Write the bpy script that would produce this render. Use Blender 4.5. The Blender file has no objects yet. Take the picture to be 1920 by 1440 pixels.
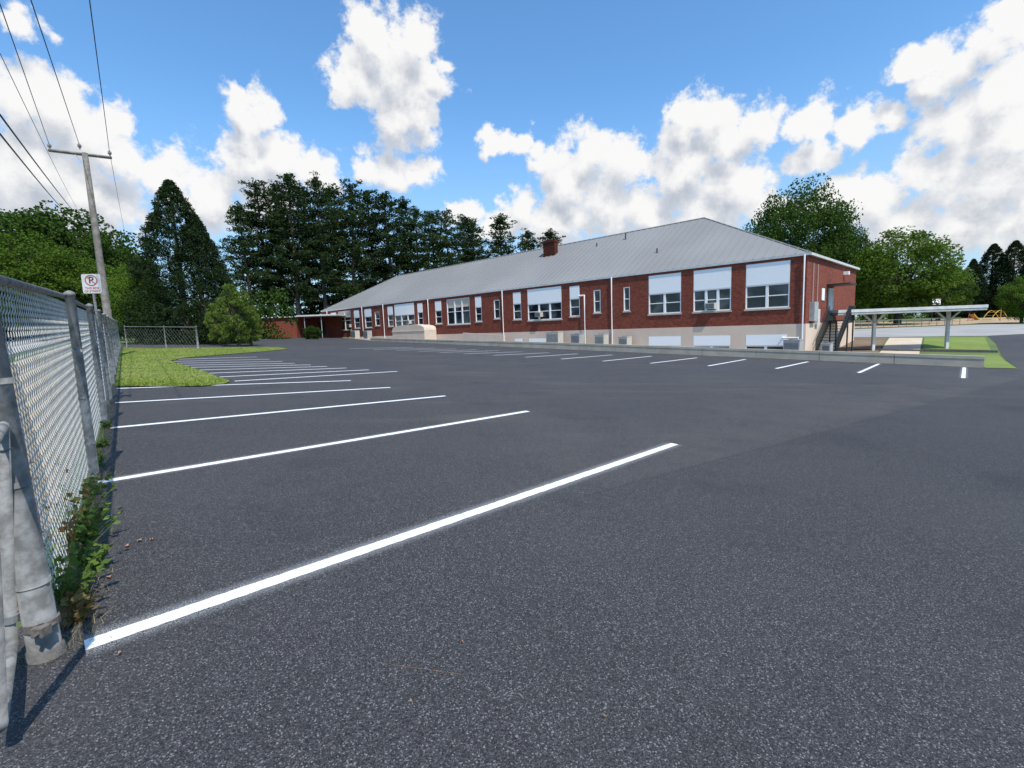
import bpy, bmesh, math, random
from mathutils import Vector, Matrix, noise
random.seed(7)
scene = bpy.context.scene
col = scene.collection
PI = math.pi
# ------------------------------------------------------------------ camera
F = 900.0
pitch = math.atan(103/F); roll = 0.036
CAM = Vector((0, 0, 1.5))
cp, sp = math.cos(pitch), math.sin(pitch)
fwd = Vector((0, cp, -sp)); up0 = Vector((0, sp, cp)); right0 = Vector((1, 0, 0))
RV = right0*math.cos(roll) - up0*math.sin(roll)
UV = right0*math.sin(roll) + up0*math.cos(roll)
cd = bpy.data.cameras.new('camera'); cam = bpy.data.objects.new('camera', cd); col.objects.link(cam)
cd.sensor_width = 36; cd.lens = F/1920*36; cd.clip_start = 0.05; cd.clip_end = 6000
m = Matrix((RV, UV, -fwd)).transposed().to_4x4(); m.translation = CAM
cam.matrix_world = m
scene.camera = cam
scene.view_settings.view_transform = 'Standard'; scene.view_settings.look = 'None'; scene.view_settings.exposure = 0

def ray(px, py): return RV*((px-960)/F) + UV*((720-py)/F) + fwd
def P(px, py, Y):
    d = ray(px, py); return CAM + d*(Y/d.y)
def ss(a, b, t):
    t = min(1, max(0, (t-a)/(b-a))); return t*t*(3-2*t)
def interp(t, pts):
    if t <= pts[0][0]: return pts[0][1]
    for (a, va), (b, vb) in zip(pts, pts[1:]):
        if t <= b: return va+(vb-va)*(t-a)/(b-a)
    return pts[-1][1]
def h(x, y):
    hl = -0.0434*min(max(x, -46), 27)
    w = ss(17, 30, x)*ss(27, 40, y)
    if w <= 0: return hl
    hr = interp(y, [(28, -1.05), (42, -.45), (80, .2), (110, .7), (200, 1.2)])
    return hl*(1-w)+hr*w
def G(px, py):
    d = ray(px, py); d = d/d.y; t = 0.5
    while t < 400:
        p = CAM+d*t
        if p.z < h(p.x, p.y): break
        t += 0.2
    a, b = t-0.2, t
    for _ in range(18):
        c = (a+b)/2; p = CAM+d*c
        if p.z < h(p.x, p.y): b = c
        else: a = c
    p = CAM+d*b
    return Vector((p.x, p.y, h(p.x, p.y)))
ORD = ['first','second','third','fourth','fifth','sixth','seventh','eighth','ninth','tenth','eleventh','twelfth','thirteenth','fourteenth','fifteenth','sixteenth','seventeenth','eighteenth','nineteenth','twentieth','twenty-first','twenty-second','twenty-third']

# ------------------------------------------------------------------ mesh builder
class MB:
    def __init__(s): s.v = []; s.f = []
    def quad(s, *ps):
        n = len(s.v); s.v += [tuple(p) for p in ps]; s.f.append(tuple(range(n, n+len(ps))))
    def box(s, a, b, M=None):
        n = len(s.v)
        pts = [Vector((x, y, z)) for z in (a[2], b[2]) for y in (a[1], b[1]) for x in (a[0], b[0])]
        if M is not None: pts = [M @ p for p in pts]
        s.v += [tuple(p) for p in pts]
        for q in ((0,2,3,1),(4,5,7,6),(0,1,5,4),(2,6,7,3),(0,4,6,2),(1,3,7,5)): s.f.append(tuple(n+i for i in q))
    def tube(s, pts, r, n=8, cap=True):
        pts = [Vector(p) for p in pts]
        if not hasattr(r, '__len__'): r = [r]*len(pts)
        base = len(s.v)
        for i, p in enumerate(pts):
            if i == 0: t = pts[1]-p
            elif i == len(pts)-1: t = p-pts[i-1]
            else: t = (pts[i+1]-p).normalized()+(p-pts[i-1]).normalized()
            t.normalize()
            a = Vector((0,0,1)) if abs(t.z) < .9 else Vector((1,0,0))
            e1 = t.cross(a).normalized(); e2 = t.cross(e1)
            for k in range(n):
                an = 2*PI*k/n; s.v.append(tuple(p+(e1*math.cos(an)+e2*math.sin(an))*r[i]))
        for i in range(len(pts)-1):
            for k in range(n):
                a = base+i*n+k; b = base+i*n+(k+1) % n
                s.f.append((a, b, b+n, a+n))
        if cap:
            s.f.append(tuple(base+k for k in range(n))); s.f.append(tuple(base+(len(pts)-1)*n+k for k in range(n)))
    def build(s, name, mat, parent=None, smooth=False, loc=None):
        me = bpy.data.meshes.new(name); me.from_pydata(s.v, [], s.f); me.update()
        if smooth: me.polygons.foreach_set('use_smooth', [True]*len(me.polygons))
        o = bpy.data.objects.new(name, me); col.objects.link(o)
        me.materials.append(mat)
        if parent is not None: o.parent = parent
        if loc is not None: o.location = loc
        return o
def tag(o, label, cat, group=None, kind=None):
    if label: o['label'] = label
    if cat: o['category'] = cat
    if group: o['group'] = group
    if kind: o['kind'] = kind
    return o
def empty(name, loc, rz=0, label=None, cat=None, group=None):
    o = bpy.data.objects.new(name, None); col.objects.link(o); o.location = loc; o.rotation_euler = (0, 0, rz)
    o.empty_display_size = .3
    return tag(o, label, cat, group)
def copy_tree(o, parent=None):
    c = o.copy(); col.objects.link(c); c.parent = parent
    for ch in [k for k in bpy.data.objects if k.parent == o]: copy_tree(ch, c)
    return c

# ------------------------------------------------------------------ materials
def newmat(name):
    mt = bpy.data.materials.new(name); mt.use_nodes = True
    nt = mt.node_tree; b = nt.nodes['Principled BSDF']; return mt, nt, b
def mathn(nt, op, a, b=None, clamp=False):
    n = nt.nodes.new('ShaderNodeMath'); n.operation = op; n.use_clamp = clamp
    for i, x in enumerate((a, b)):
        if x is None: continue
        if isinstance(x, (int, float)): n.inputs[i].default_value = x
        else: nt.links.new(x, n.inputs[i])
    return n.outputs[0]
def mixc(nt, fac, a, b, mode='MIX'):
    n = nt.nodes.new('ShaderNodeMix'); n.data_type = 'RGBA'; n.blend_type = mode
    if isinstance(fac, (int, float)): n.inputs[0].default_value = fac
    else: nt.links.new(fac, n.inputs[0])
    for i, x in ((6, a), (7, b)):
        if isinstance(x, (tuple, list)): n.inputs[i].default_value = (*x[:3], 1)
        else: nt.links.new(x, n.inputs[i])
    return n.outputs[2]
def smooth(nt, x, a, b):
    n = nt.nodes.new('ShaderNodeMapRange'); n.interpolation_type = 'SMOOTHSTEP'
    nt.links.new(x, n.inputs[0]); n.inputs[1].default_value = a; n.inputs[2].default_value = b
    return n.outputs[0]
def noisen(nt, vec, scale, detail=3, rough=.5, out=0):
    n = nt.nodes.new('ShaderNodeTexNoise'); n.inputs['Scale'].default_value = scale
    n.inputs['Detail'].default_value = detail; n.inputs['Roughness'].default_value = rough
    nt.links.new(vec, n.inputs['Vector']); return n.outputs[out]
def pos(nt): return nt.nodes.new('ShaderNodeNewGeometry').outputs['Position']
def objc(nt): return nt.nodes.new('ShaderNodeTexCoord').outputs['Object']
def bump(nt, b, hgt, strength=.3, dist=.01):
    n = nt.nodes.new('ShaderNodeBump'); n.inputs['Strength'].default_value = strength; n.inputs['Distance'].default_value = dist
    nt.links.new(hgt, n.inputs['Height']); nt.links.new(n.outputs[0], b.inputs['Normal'])
def pm(name, c1, c2, scale=4, rough=.6, metal=0, bs=.2, bscale=60, bd=.005, detail=5):
    mt, nt, b = newmat(name); v = objc(nt)
    f = smooth(nt, noisen(nt, v, scale, detail, .6), .35, .65)
    nt.links.new(mixc(nt, f, c1, c2), b.inputs['Base Color'])
    b.inputs['Roughness'].default_value = rough; b.inputs['Metallic'].default_value = metal
    if bs: bump(nt, b, noisen(nt, v, bscale, 3), bs, bd)
    return mt
M = {}
def asphalt(name):
    mt, nt, b = newmat(name); v = pos(nt)
    n1 = noisen(nt, v, 185, 2, .6); n2 = noisen(nt, v, 85, 4, .65); n3 = noisen(nt, v, 32, 3, .7)
    vor = nt.nodes.new('ShaderNodeTexVoronoi'); vor.inputs['Scale'].default_value = 185; nt.links.new(v, vor.inputs['Vector'])
    sep = nt.nodes.new('ShaderNodeSeparateColor'); nt.links.new(vor.outputs['Color'], sep.inputs[0])
    c = mixc(nt, smooth(nt, n2, .33, .68), (.016, .0155, .0165), (.064, .062, .065))
    c = mixc(nt, smooth(nt, n1, .53, .69), c, (.140, .136, .140))
    c = mixc(nt, mathn(nt, 'MULTIPLY', smooth(nt, sep.outputs[0], .87, .97), .7), c, (.28, .27, .265))
    c = mixc(nt, mathn(nt, 'MULTIPLY', smooth(nt, sep.outputs[1], .70, .95), .7), c, (.012, .012, .013))
    c = mixc(nt, mathn(nt, 'MULTIPLY', smooth(nt, n3, .52, .66), .28), c, (.018, .018, .020))
    # faint boundary between two paving passes with a slightly lighter worn band beside its far half
    a_ = G(1645, 784); b_ = G(900, 985); dd = (b_-a_).normalized(); nn = Vector((-dd.y, dd.x, 0)).normalized()
    if nn.dot(Vector((0,0,0))-a_) < 0: nn = -nn
    dt = nt.nodes.new('ShaderNodeVectorMath'); dt.operation = 'DOT_PRODUCT'; nt.links.new(v, dt.inputs[0]); dt.inputs[1].default_value = nn
    da = nt.nodes.new('ShaderNodeVectorMath'); da.operation = 'DOT_PRODUCT'; nt.links.new(v, da.inputs[0]); da.inputs[1].default_value = dd
    along = mathn(nt, 'SUBTRACT', da.outputs['Value'], a_.dot(dd)); Lab = (b_-a_).length
    fade = mathn(nt, 'SUBTRACT', 1, smooth(nt, along, Lab*.55, Lab*1.15))
    dist = mathn(nt, 'SUBTRACT', dt.outputs['Value'], a_.dot(nn))
    dist = mathn(nt, 'ADD', dist, mathn(nt, 'MULTIPLY', mathn(nt, 'SUBTRACT', noisen(nt, v, .9, 5), .5), .14))
    side = smooth(nt, dist, -.10, .10)
    seam = mathn(nt, 'SUBTRACT', 1, smooth(nt, mathn(nt, 'ABSOLUTE', dist), .0, .03))
    band = mathn(nt, 'MULTIPLY', smooth(nt, dist, -3.2, -.3), mathn(nt, 'SUBTRACT', 1, side))
    big = noisen(nt, v, .22, 5, .6)
    c = mixc(nt, mathn(nt, 'MULTIPLY', smooth(nt, big, .40, .66), .26), c, (.088, .084, .080))
    bf = mathn(nt, 'MULTIPLY', mathn(nt, 'MULTIPLY', band, fade), mathn(nt, 'MULTIPLY', smooth(nt, noisen(nt, v, 1.1, 6, .65), .35, .65), .34))
    c = mixc(nt, bf, c, (.105, .094, .080))
    mp = nt.nodes.new('ShaderNodeMapping'); mp.inputs['Scale'].default_value = (.3, 1.7, 1); mp.inputs['Rotation'].default_value = (0, 0, .45)
    nt.links.new(v, mp.inputs[0])
    far = nt.nodes.new('ShaderNodeSeparateXYZ'); nt.links.new(v, far.inputs[0])
    c = mixc(nt, mathn(nt, 'MULTIPLY', mathn(nt, 'MULTIPLY', smooth(nt, noisen(nt, mp.outputs[0], .7, 6, .65), .50, .74), .42), smooth(nt, far.outputs[1], 4.5, 8.5)), c, (.115, .10, .082))
    c = mixc(nt, mathn(nt, 'MULTIPLY', smooth(nt, noisen(nt, v, .7, 5, .6), .52, .72), .35), c, (.020, .020, .022))
    c = mixc(nt, mathn(nt, 'MULTIPLY', mathn(nt, 'MULTIPLY', side, fade), .13), c, (.014, .014, .017))
    c = mixc(nt, mathn(nt, 'MULTIPLY', mathn(nt, 'MULTIPLY', seam, fade), .35), c, (.012, .012, .014))
    nt.links.new(c, b.inputs['Base Color']); b.inputs['Roughness'].default_value = .78
    b.inputs['Specular IOR Level'].default_value = .28
    bump(nt, b, mathn(nt, 'ADD', n1, n2), .85, .006)
    return mt
M['asphalt'] = asphalt('asphalt')
def paint_line():
    mt, nt, b = newmat('road_paint'); v = objc(nt)
    sp_ = nt.nodes.new('ShaderNodeSeparateXYZ'); nt.links.new(v, sp_.inputs[0])
    ay = mathn(nt, 'ABSOLUTE', sp_.outputs[1])
    wob = mathn(nt, 'MULTIPLY', mathn(nt, 'SUBTRACT', noisen(nt, v, 14, 4), .5), .02)
    ay = mathn(nt, 'ADD', ay, wob)
    core = mathn(nt, 'SUBTRACT', 1, smooth(nt, ay, .044, .058))
    fine = noisen(nt, v, 200, 2)
    spray = mathn(nt, 'MULTIPLY', mathn(nt, 'SUBTRACT', 1, smooth(nt, ay, .04, .15)), smooth(nt, fine, .38, .72))
    spray = mathn(nt, 'MULTIPLY', spray, .55)
    a = mathn(nt, 'MAXIMUM', core, spray)
    a = mathn(nt, 'SUBTRACT', a, mathn(nt, 'MULTIPLY', smooth(nt, noisen(nt, v, 120, 2), .56, .72), .55), True)
    nt.links.new(a, b.inputs['Alpha'])
    nt.links.new(mixc(nt, smooth(nt, noisen(nt, v, 30, 4), .4, .7), (.88, .88, .88), (.76, .77, .78)), b.inputs['Base Color'])
    b.inputs['Roughness'].default_value = .7
    bump(nt, b, fine, .5, .005)
    return mt
M['paint'] = paint_line()
def grassmat(name, c1, c2, c3, dk=.3, m3=.6):
    mt, nt, b = newmat(name); v = pos(nt)
    c = mixc(nt, smooth(nt, noisen(nt, v, .5, 5, .6), .35, .65), c1, c2)
    c = mixc(nt, mathn(nt, 'MULTIPLY', smooth(nt, noisen(nt, v, 3, 6, .7), .5, .75), m3), c, c3)
    c = mixc(nt, mathn(nt, 'MULTIPLY', noisen(nt, v, 25, 3), dk), c, (.05, .08, .015))
    nt.links.new(c, b.inputs['Base Color']); b.inputs['Roughness'].default_value = .9
    bump(nt, b, noisen(nt, v, 30, 4), .6, .03)
    return mt
M['grass'] = grassmat('grass', (.15, .215, .03), (.20, .25, .04), (.31, .29, .10), .25, .6)
M['ground'] = grassmat('ground', (.09, .14, .03), (.12, .17, .04), (.20, .17, .09))
M['mulch'] = grassmat('mulch', (.17, .10, .06), (.22, .15, .10), (.10, .13, .04))
M['verge'] = grassmat('verge', (.34, .26, .18), (.40, .32, .22), (.15, .18, .06), .3)
M['gravel'] = pm('gravel', (.22, .19, .155), (.32, .28, .235), 3, .9, 0, .6, 30, .02)
M['darkgravel'] = pm('dark_gravel', (.07, .065, .06), (.13, .12, .11), 12, .9, 0, .6, 50, .02)
M['tan'] = pm('tan_soil', (.36, .25, .15), (.44, .32, .2), .5, .9)
M['concrete'] = pm('concrete', (.43, .36, .27), (.53, .45, .35), 1.2, .85, 0, .4, 40)
M['path'] = pm('path_concrete', (.52, .41, .29), (.58, .48, .36), .8, .85, 0, .3, 40)
M['oldroad'] = pm('old_road', (.30, .285, .265), (.36, .345, .32), .3, .9, 0, .3, 30)
M['found'] = pm('foundation', (.64, .49, .375), (.69, .54, .42), .5, .85, 0, .2, 20)
M['cream'] = pm('cream_paint', (.58, .47, .37), (.63, .52, .42), 1, .8)
M['white'] = pm('white_paint', (.86, .845, .82), (.89, .875, .85), 2, .5, 0, .05)
M['signwhite'] = pm('sign_sheeting', (.46, .46, .45), (.54, .54, .53), 5, .6, 0, .05)
M['whiteold'] = pm('weathered_white_paint', (.50, .50, .48), (.62, .61, .59), 3, .6, 0, .1)
M['galv'] = pm('galvanised', (.11, .108, .10), (.24, .235, .225), 11, .8, .0, .4, 50, .004)
M['wire'] = pm('galvanised_wire', (.30, .30, .28), (.42, .42, .40), 12, .6, .0, 0)
M['rust'] = pm('rusty_steel', (.10, .08, .065), (.16, .14, .12), 25, .85, 0, .4, 80, .003)
M['black'] = pm('black_steel', (.015, .015, .016), (.025, .025, .028), 5, .6, .1, .1)
M['greymetal'] = pm('grey_cabinet', (.32, .32, .31), (.40, .40, .39), 3, .6, .0, .05)
M['acbeige'] = pm('condenser_casing', (.46, .43, .37), (.54, .51, .45), 3, .5, 0, .05)
M['darkgrille'] = pm('dark_grille', (.04, .04, .04), (.07, .07, .07), 20, .6, .1, .2)
M['wood'] = pm('weathered_wood', (.12, .105, .09), (.20, .18, .155), 5, .85, 0, .5, 30, .01)
M['bark'] = pm('bark', (.06, .045, .035), (.11, .085, .065), 4, .95, 0, .8, 12, .04)
M['rubber'] = pm('cable_black', (.015, .015, .017), (.03, .03, .03), 5, .6, 0, 0)
M['yellow'] = pm('yellow_paint', (.50, .30, .03), (.56, .36, .05), 3, .5, 0, 0)
M['red'] = pm('red_paint', (.34, .05, .045), (.40, .07, .06), 3, .5, 0, 0)
M['blackpaint'] = pm('black_paint', (.015, .015, .015), (.03, .03, .03), 3, .5, 0, 0)
M['dryleaf'] = pm('dry_leaf', (.38, .17, .07), (.45, .27, .12), 30, .8, 0, .2)
M['twig'] = pm('twig', (.16, .08, .05), (.22, .13, .08), 30, .8, 0, 0)
M['ceramic'] = pm('insulator', (.20, .17, .15), (.3, .26, .24), 5, .3, 0, 0)
def glassm():
    mt, nt, b = newmat('window_glass'); v = objc(nt)
    c = mixc(nt, smooth(nt, noisen(nt, v, .6, 2), .45, .6), (.015, .02, .025), (.08, .09, .095))
    nt.links.new(c, b.inputs['Base Color']); b.inputs['Roughness'].default_value = .06
    bump(nt, b, noisen(nt, v, 1.5, 2), .06, .02)
    return mt
M['glass'] = glassm()
def panelm():
    mt, nt, b = newmat('slatted_panel'); v = objc(nt)
    s = nt.nodes.new('ShaderNodeSeparateXYZ'); nt.links.new(v, s.inputs[0])
    fr = mathn(nt, 'FRACT', mathn(nt, 'MULTIPLY', s.outputs[2], 7))
    e = smooth(nt, fr, .84, .98)
    nt.links.new(mixc(nt, e, (.93, .915, .89), (.76, .75, .73)), b.inputs['Base Color'])
    b.inputs['Roughness'].default_value = .5; bump(nt, b, fr, .3, .004)
    return mt
M['panel'] = panelm()
def brickm(name='brick', k=1.0):
    mt, nt, b = newmat(name); v = objc(nt)
    s = nt.nodes.new('ShaderNodeSeparateXYZ'); nt.links.new(v, s.inputs[0])
    cb = nt.nodes.new('ShaderNodeCombineXYZ')
    nt.links.new(mathn(nt, 'ADD', s.outputs[0], s.outputs[1]), cb.inputs[0]); nt.links.new(s.outputs[2], cb.inputs[1])
    br = nt.nodes.new('ShaderNodeTexBrick'); nt.links.new(cb.outputs[0], br.inputs['Vector'])
    br.inputs['Scale'].default_value = 1; br.inputs['Brick Width'].default_value = .21; br.inputs['Row Height'].default_value = .075
    br.inputs['Mortar Size'].default_value = .007; br.inputs['Bias'].default_value = -.1
    br.inputs['Color1'].default_value = (.27*k, .058*k, .031*k, 1); br.inputs['Color2'].default_value = (.13*k, .026*k, .016*k, 1)
    br.inputs['Mortar'].default_value = (.18*k, .10*k, .075*k, 1)
    c = mixc(nt, mathn(nt, 'MULTIPLY', smooth(nt, noisen(nt, v, .9, 6, .65), .4, .7), .12), br.outputs['Color'], (.10*k, .02*k, .013*k))
    vo = nt.nodes.new('ShaderNodeTexVoronoi'); vo.inputs['Scale'].default_value = 7; nt.links.new(cb.outputs[0], vo.inputs['Vector'])
    sc = nt.nodes.new('ShaderNodeSeparateColor'); nt.links.new(vo.outputs['Color'], sc.inputs[0])
    c = mixc(nt, mathn(nt, 'MULTIPLY', smooth(nt, sc.outputs[0], .78, .88), .2), c, (.06*k, .016*k, .012*k))
    nt.links.new(c, b.inputs['Base Color']); b.inputs['Roughness'].default_value = .9; b.inputs['Specular IOR Level'].default_value = .2
    bump(nt, b, br.outputs['Fac'], -.4, .01)
    return mt
M['brick'] = brickm(); M['brickdark'] = brickm('dark_brick', .4)
def roofm():
    mt, nt, b = newmat('metal_roof'); v = objc(nt)
    c = mixc(nt, smooth(nt, noisen(nt, v, .12, 3, .5), .35, .7), (.235, .230, .222), (.27, .265, .257))
    nt.links.new(c, b.inputs['Base Color']); b.inputs['Roughness'].default_value = .6; b.inputs['Metallic'].default_value = 0
    b.inputs['Specular IOR Level'].default_value = .25
    return mt
M['roof'] = roofm()
def leafm(name, c1, c2, c3, tr=.35):
    mt, nt, b = newmat(name)
    g = nt.nodes.new('ShaderNodeNewGeometry'); oi = nt.nodes.new('ShaderNodeObjectInfo')
    c = mixc(nt, g.outputs['Random Per Island'], c1, c2)
    c = mixc(nt, smooth(nt, noisen(nt, g.outputs['Position'], .45, 2), .4, .68), c, c3)
    hs = nt.nodes.new('ShaderNodeHueSaturation'); nt.links.new(c, hs.inputs['Color'])
    nt.links.new(mathn(nt, 'ADD', mathn(nt, 'MULTIPLY', oi.outputs['Random'], .4), .8), hs.inputs['Value'])
    nt.links.new(hs.outputs[0], b.inputs['Base Color']); b.inputs['Roughness'].default_value = .85
    b.inputs['Specular IOR Level'].default_value = .08
    t = nt.nodes.new('ShaderNodeBsdfTranslucent'); nt.links.new(hs.outputs[0], t.inputs[0])
    mx = nt.nodes.new('ShaderNodeMixShader'); mx.inputs[0].default_value = tr
    nt.links.new(b.outputs[0], mx.inputs[1]); nt.links.new(t.outputs[0], mx.inputs[2])
    nt.links.new(mx.outputs[0], nt.nodes['Material Output'].inputs[0])
    return mt
M['pine'] = leafm('pine_needles', (.024, .044, .014), (.038, .064, .019), (.030, .052, .016), .2)
M['cedar'] = leafm('cedar_leaves', (.016, .030, .011), (.026, .045, .015), (.020, .036, .012), .1)
M['oak'] = leafm('oak_leaves', (.040, .078, .014), (.062, .110, .020), (.048, .088, .016), .3)
M['maple'] = leafm('bright_leaves', (.080, .140, .018), (.120, .195, .028), (.098, .165, .02), .35)
M['bright'] = leafm('light_leaves', (.11, .175, .03), (.19, .25, .05), (.14, .20, .035), .4)
M['weed'] = leafm('weed_leaves', (.08, .14, .03), (.16, .23, .05), (.13, .13, .05), .3)
M['weedred'] = leafm('red_weed_leaves', (.20, .10, .05), (.20, .17, .06), (.14, .15, .05), .3)
M['blade'] = leafm('grass_blades', (.15, .22, .03), (.23, .28, .045), (.30, .30, .09), .3)
M['straw'] = leafm('dry_grass_blades', (.30, .24, .12), (.42, .34, .18), (.20, .22, .07), .3)

# ------------------------------------------------------------------ sheets on the terrain
def terrain():
    xs = [-3000, -1500, -700, -300, -150, -90, -70]+list(range(-52, 72))+[90, 130, 200, 350, 700, 1500, 3000]
    ys = [-600, -200, -80, -40, -20]+list(range(-14, 116))+[130, 160, 200, 300, 500, 900, 1600, 3500]
    b = MB(); b.v = [(x, y, h(x, y)) for y in ys for x in xs]
    nx = len(xs)
    b.f = [(j*nx+i, j*nx+i+1, (j+1)*nx+i+1, (j+1)*nx+i) for j in range(len(ys)-1) for i in range(nx-1)]
    return b.build('ground', M['ground'])
tag(terrain(), None, None, kind='structure')
def sheet(name, pts, off, mat, step=1):
    bm = bmesh.new()
    f = bm.faces.new([bm.verts.new((p[0], p[1], 0)) for p in pts])
    x0, x1 = min(p[0] for p in pts), max(p[0] for p in pts); y0, y1 = min(p[1] for p in pts), max(p[1] for p in pts)
    bmesh.ops.triangulate(bm, faces=bm.faces[:])
    for k in range(math.ceil(x0), math.floor(x1)+1, step):
        bmesh.ops.bisect_plane(bm, geom=bm.verts[:]+bm.edges[:]+bm.faces[:], plane_co=(k, 0, 0), plane_no=(1, 0, 0))
    for k in range(math.ceil(y0), math.floor(y1)+1, step):
        bmesh.ops.bisect_plane(bm, geom=bm.verts[:]+bm.edges[:]+bm.faces[:], plane_co=(0, k, 0), plane_no=(0, 1, 0))
    for v in bm.verts: v.co.z = h(v.co.x, v.co.y)+off
    bmesh.ops.recalc_face_normals(bm, faces=bm.faces[:])
    me = bpy.data.meshes.new(name); bm.to_mesh(me); bm.free()
    me.materials.append(mat)
    o = bpy.data.objects.new(name, me); col.objects.link(o); o['kind'] = 'structure'
    return o
# building frame
d = ray(49, 650); u = Vector((d.x, d.y, 0)).normalized()
v_in = Vector((u.y, -u.x, 0))          # into the building
C0 = P(1510, 607, 30.0); zf = C0.z; C0 = Vector((C0.x, C0.y, 0))
nrm = -v_in
def LY(px, py, ly=0.0):
    d = ray(px, py); p0 = C0+nrm*ly
    t = (p0-CAM).dot(nrm)/d.dot(nrm); p = CAM+d*t
    return (p-C0).dot(u), p.z
def LW(x, y, z=0): return C0+u*x+nrm*y+Vector((0, 0, z))
ze = LY(1508, 476)[1]
Lb = LY(604, 600)[0]; Wd = 15.0
fd = Vector((-.622, .783, 0)).normalized(); fn = Vector((fd.y, -fd.x, 0))
F0 = G(88, 1232); F0 = Vector((F0.x, F0.y, 0))
def FP(t, off=0): 
    p = F0+fd*t+fn*off; return Vector((p.x, p.y, h(p.x, p.y)))
K0 = G(1845, 690); K0 = Vector((K0.x, K0.y, 0)); KL = 52.0
def xy(p): return (p.x, p.y)
lot = [xy(FP(-10, -3)), xy(FP(.35, -3)), xy(FP(.35, -.06)), xy(FP(1.0, .02)), xy(FP(1.8, .06)), xy(FP(3, .01)), xy(FP(5, .07)), xy(FP(7, .03)), xy(FP(48, .08)), xy(P(470, 640, 60)), xy(LW(Lb+6, .3)), xy(LW(Lb-6, .3)), xy(K0+u*KL), xy(K0+v_in*.2),
       xy(G(1910, 692)), xy(G(1868, 645)), xy(G(1850, 630)), (62, G(1850, 630).y+3), (62, -12), (4, -12)]
sheet('parking_lot', lot, .012, M['asphalt'])
sheet('gravel_strip', [xy(K0+v_in*.15), xy(K0+u*KL+v_in*.15), xy(LW(Lb-8, .02)), xy(LW(-.2, .02)), xy(LW(-2.2, -2)), xy(G(1640, 667))], .014, M['gravel'])
isl = [xy(FP(12.4, .1)), xy(FP(40, .1)), xy(G(300, 654)), xy(G(380, 652.5)), xy(G(520, 651.5)), xy(G(540, 655)), xy(G(505, 659)), xy(G(430, 665)), xy(G(345, 672)), xy(G(318, 678)),
       xy(G(345, 687)), xy(G(385, 699)), xy(G(405, 708)), xy(G(432, 717)), xy(G(420, 722)), xy(G(380, 726)), xy(G(300, 727))]
sheet('grass_island', isl, .04, M['grass'])
sheet('old_road', [xy(G(1592, 633)), xy(G(1700, 632)), xy(G(1850, 630)), (62, G(1850, 630).y+3), (62, 62), (24, 62)], .02, M['oldroad'])
sheet('path', [xy(G(1640, 668)), xy(G(1722, 668)), xy(G(1730, 634)), xy(G(1668, 634))], .03, M['path'])
sheet('lawn', [xy(G(1730, 655)), xy(G(1858, 657)), xy(G(1846, 633)), xy(G(1733, 633))], .03, M['grass'])
sheet('lawn', [xy(G(1724, 667)), xy(G(1872, 665)), xy(G(1908, 692)), xy(G(1850, 691))], .03, M['grass'])
sheet('mulch_bed', [xy(G(1560, 664)), xy(G(1640, 666)), xy(G(1664, 634)), xy(G(1590, 634))], .035, M['mulch'])
sheet('play_area', [(40, 64), (110, 64), (110, 90), (46, 90)], .05, M['tan'], 2)
sheet('verge', [xy(FP(.35, -.15)), xy(FP(44, -.15)), xy(FP(44, -3.2)), xy(FP(.35, -3.2))], .02, M['verge'])
sheet('side_road', [xy(FP(-4, -4.2)), xy(FP(60, -4.2)), xy(FP(60, -11)), xy(FP(-4, -11))], .02, M['oldroad'])

def kerb(name, pts, w, hh, label, mat):
    b = MB()
    for a, c in zip(pts, pts[1:]):
        a = Vector((a.x, a.y, 0)); c = Vector((c.x, c.y, 0))
        dd = (c-a); L = dd.length; dd.normalize(); nn = Vector((dd.y, -dd.x, 0)); k = max(1, int(L/2))
        for i in range(k):
            p = a+dd*(L*i/k); q = a+dd*(L*(i+1)/k-.004)
            zp, zq = h(p.x, p.y), h(q.x, q.y)
            n = len(b.v)
            for (s_, zz) in ((p, zp), (q, zq)):
                for (o_, t_) in ((-w/2, -.1), (w/2, -.1), (w/2, hh), (-w/2, hh)):
                    r_ = s_+nn*o_; b.v.append((r_.x, r_.y, zz+t_))
            for qd in ((0,1,2,3),(7,6,5,4),(0,4,5,1),(1,5,6,2),(2,6,7,3),(3,7,4,0)): b.f.append(tuple(n+j for j in qd))
    return tag(b.build(name, mat), label, 'kerb')
kerb('kerb', [G(1600, 657), G(1722, 659), G(1870, 661)], .25, .14, 'low dark kerb crossing between the path and the grass strip', M['darkgravel'])

def kerbwall():
    root = empty('concrete_wall', (K0.x, K0.y, h(K0.x, K0.y)), 0, 'long low concrete wall edging the lot in front of the school', 'wall')
    L = KL; seg = 3.05; t = 0
    while t < L-.5:
        b = MB(); t1 = min(t+seg-.02, L)
        hh0 = .50-.14*ss(20, 50, t); hh1 = .50-.14*ss(20, 50, t1)
        for (zb0, zb1, w0, w1) in ((-.3, hh0-.14, -.02, .30), (hh0-.135, hh0, -.035, .34)):
            n = len(b.v)
            for tt, dh in ((t, 0), (t1, hh1-hh0)):
                for (o_, zz) in ((w0, zb0), (w1, zb0), (w1, zb1+dh), (w0, zb1+dh)):
                    p = K0+u*tt+v_in*o_; b.v.append((p.x-K0.x, p.y-K0.y, h(p.x, p.y)+zz-h(K0.x, K0.y)))
            for qd in ((0,1,2,3),(7,6,5,4),(0,4,5,1),(1,5,6,2),(2,6,7,3),(3,7,4,0)): b.f.append(tuple(n+j for j in qd))
        b.build('wall_section', M['concrete'], root)
        t += seg
kerbwall()

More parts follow.
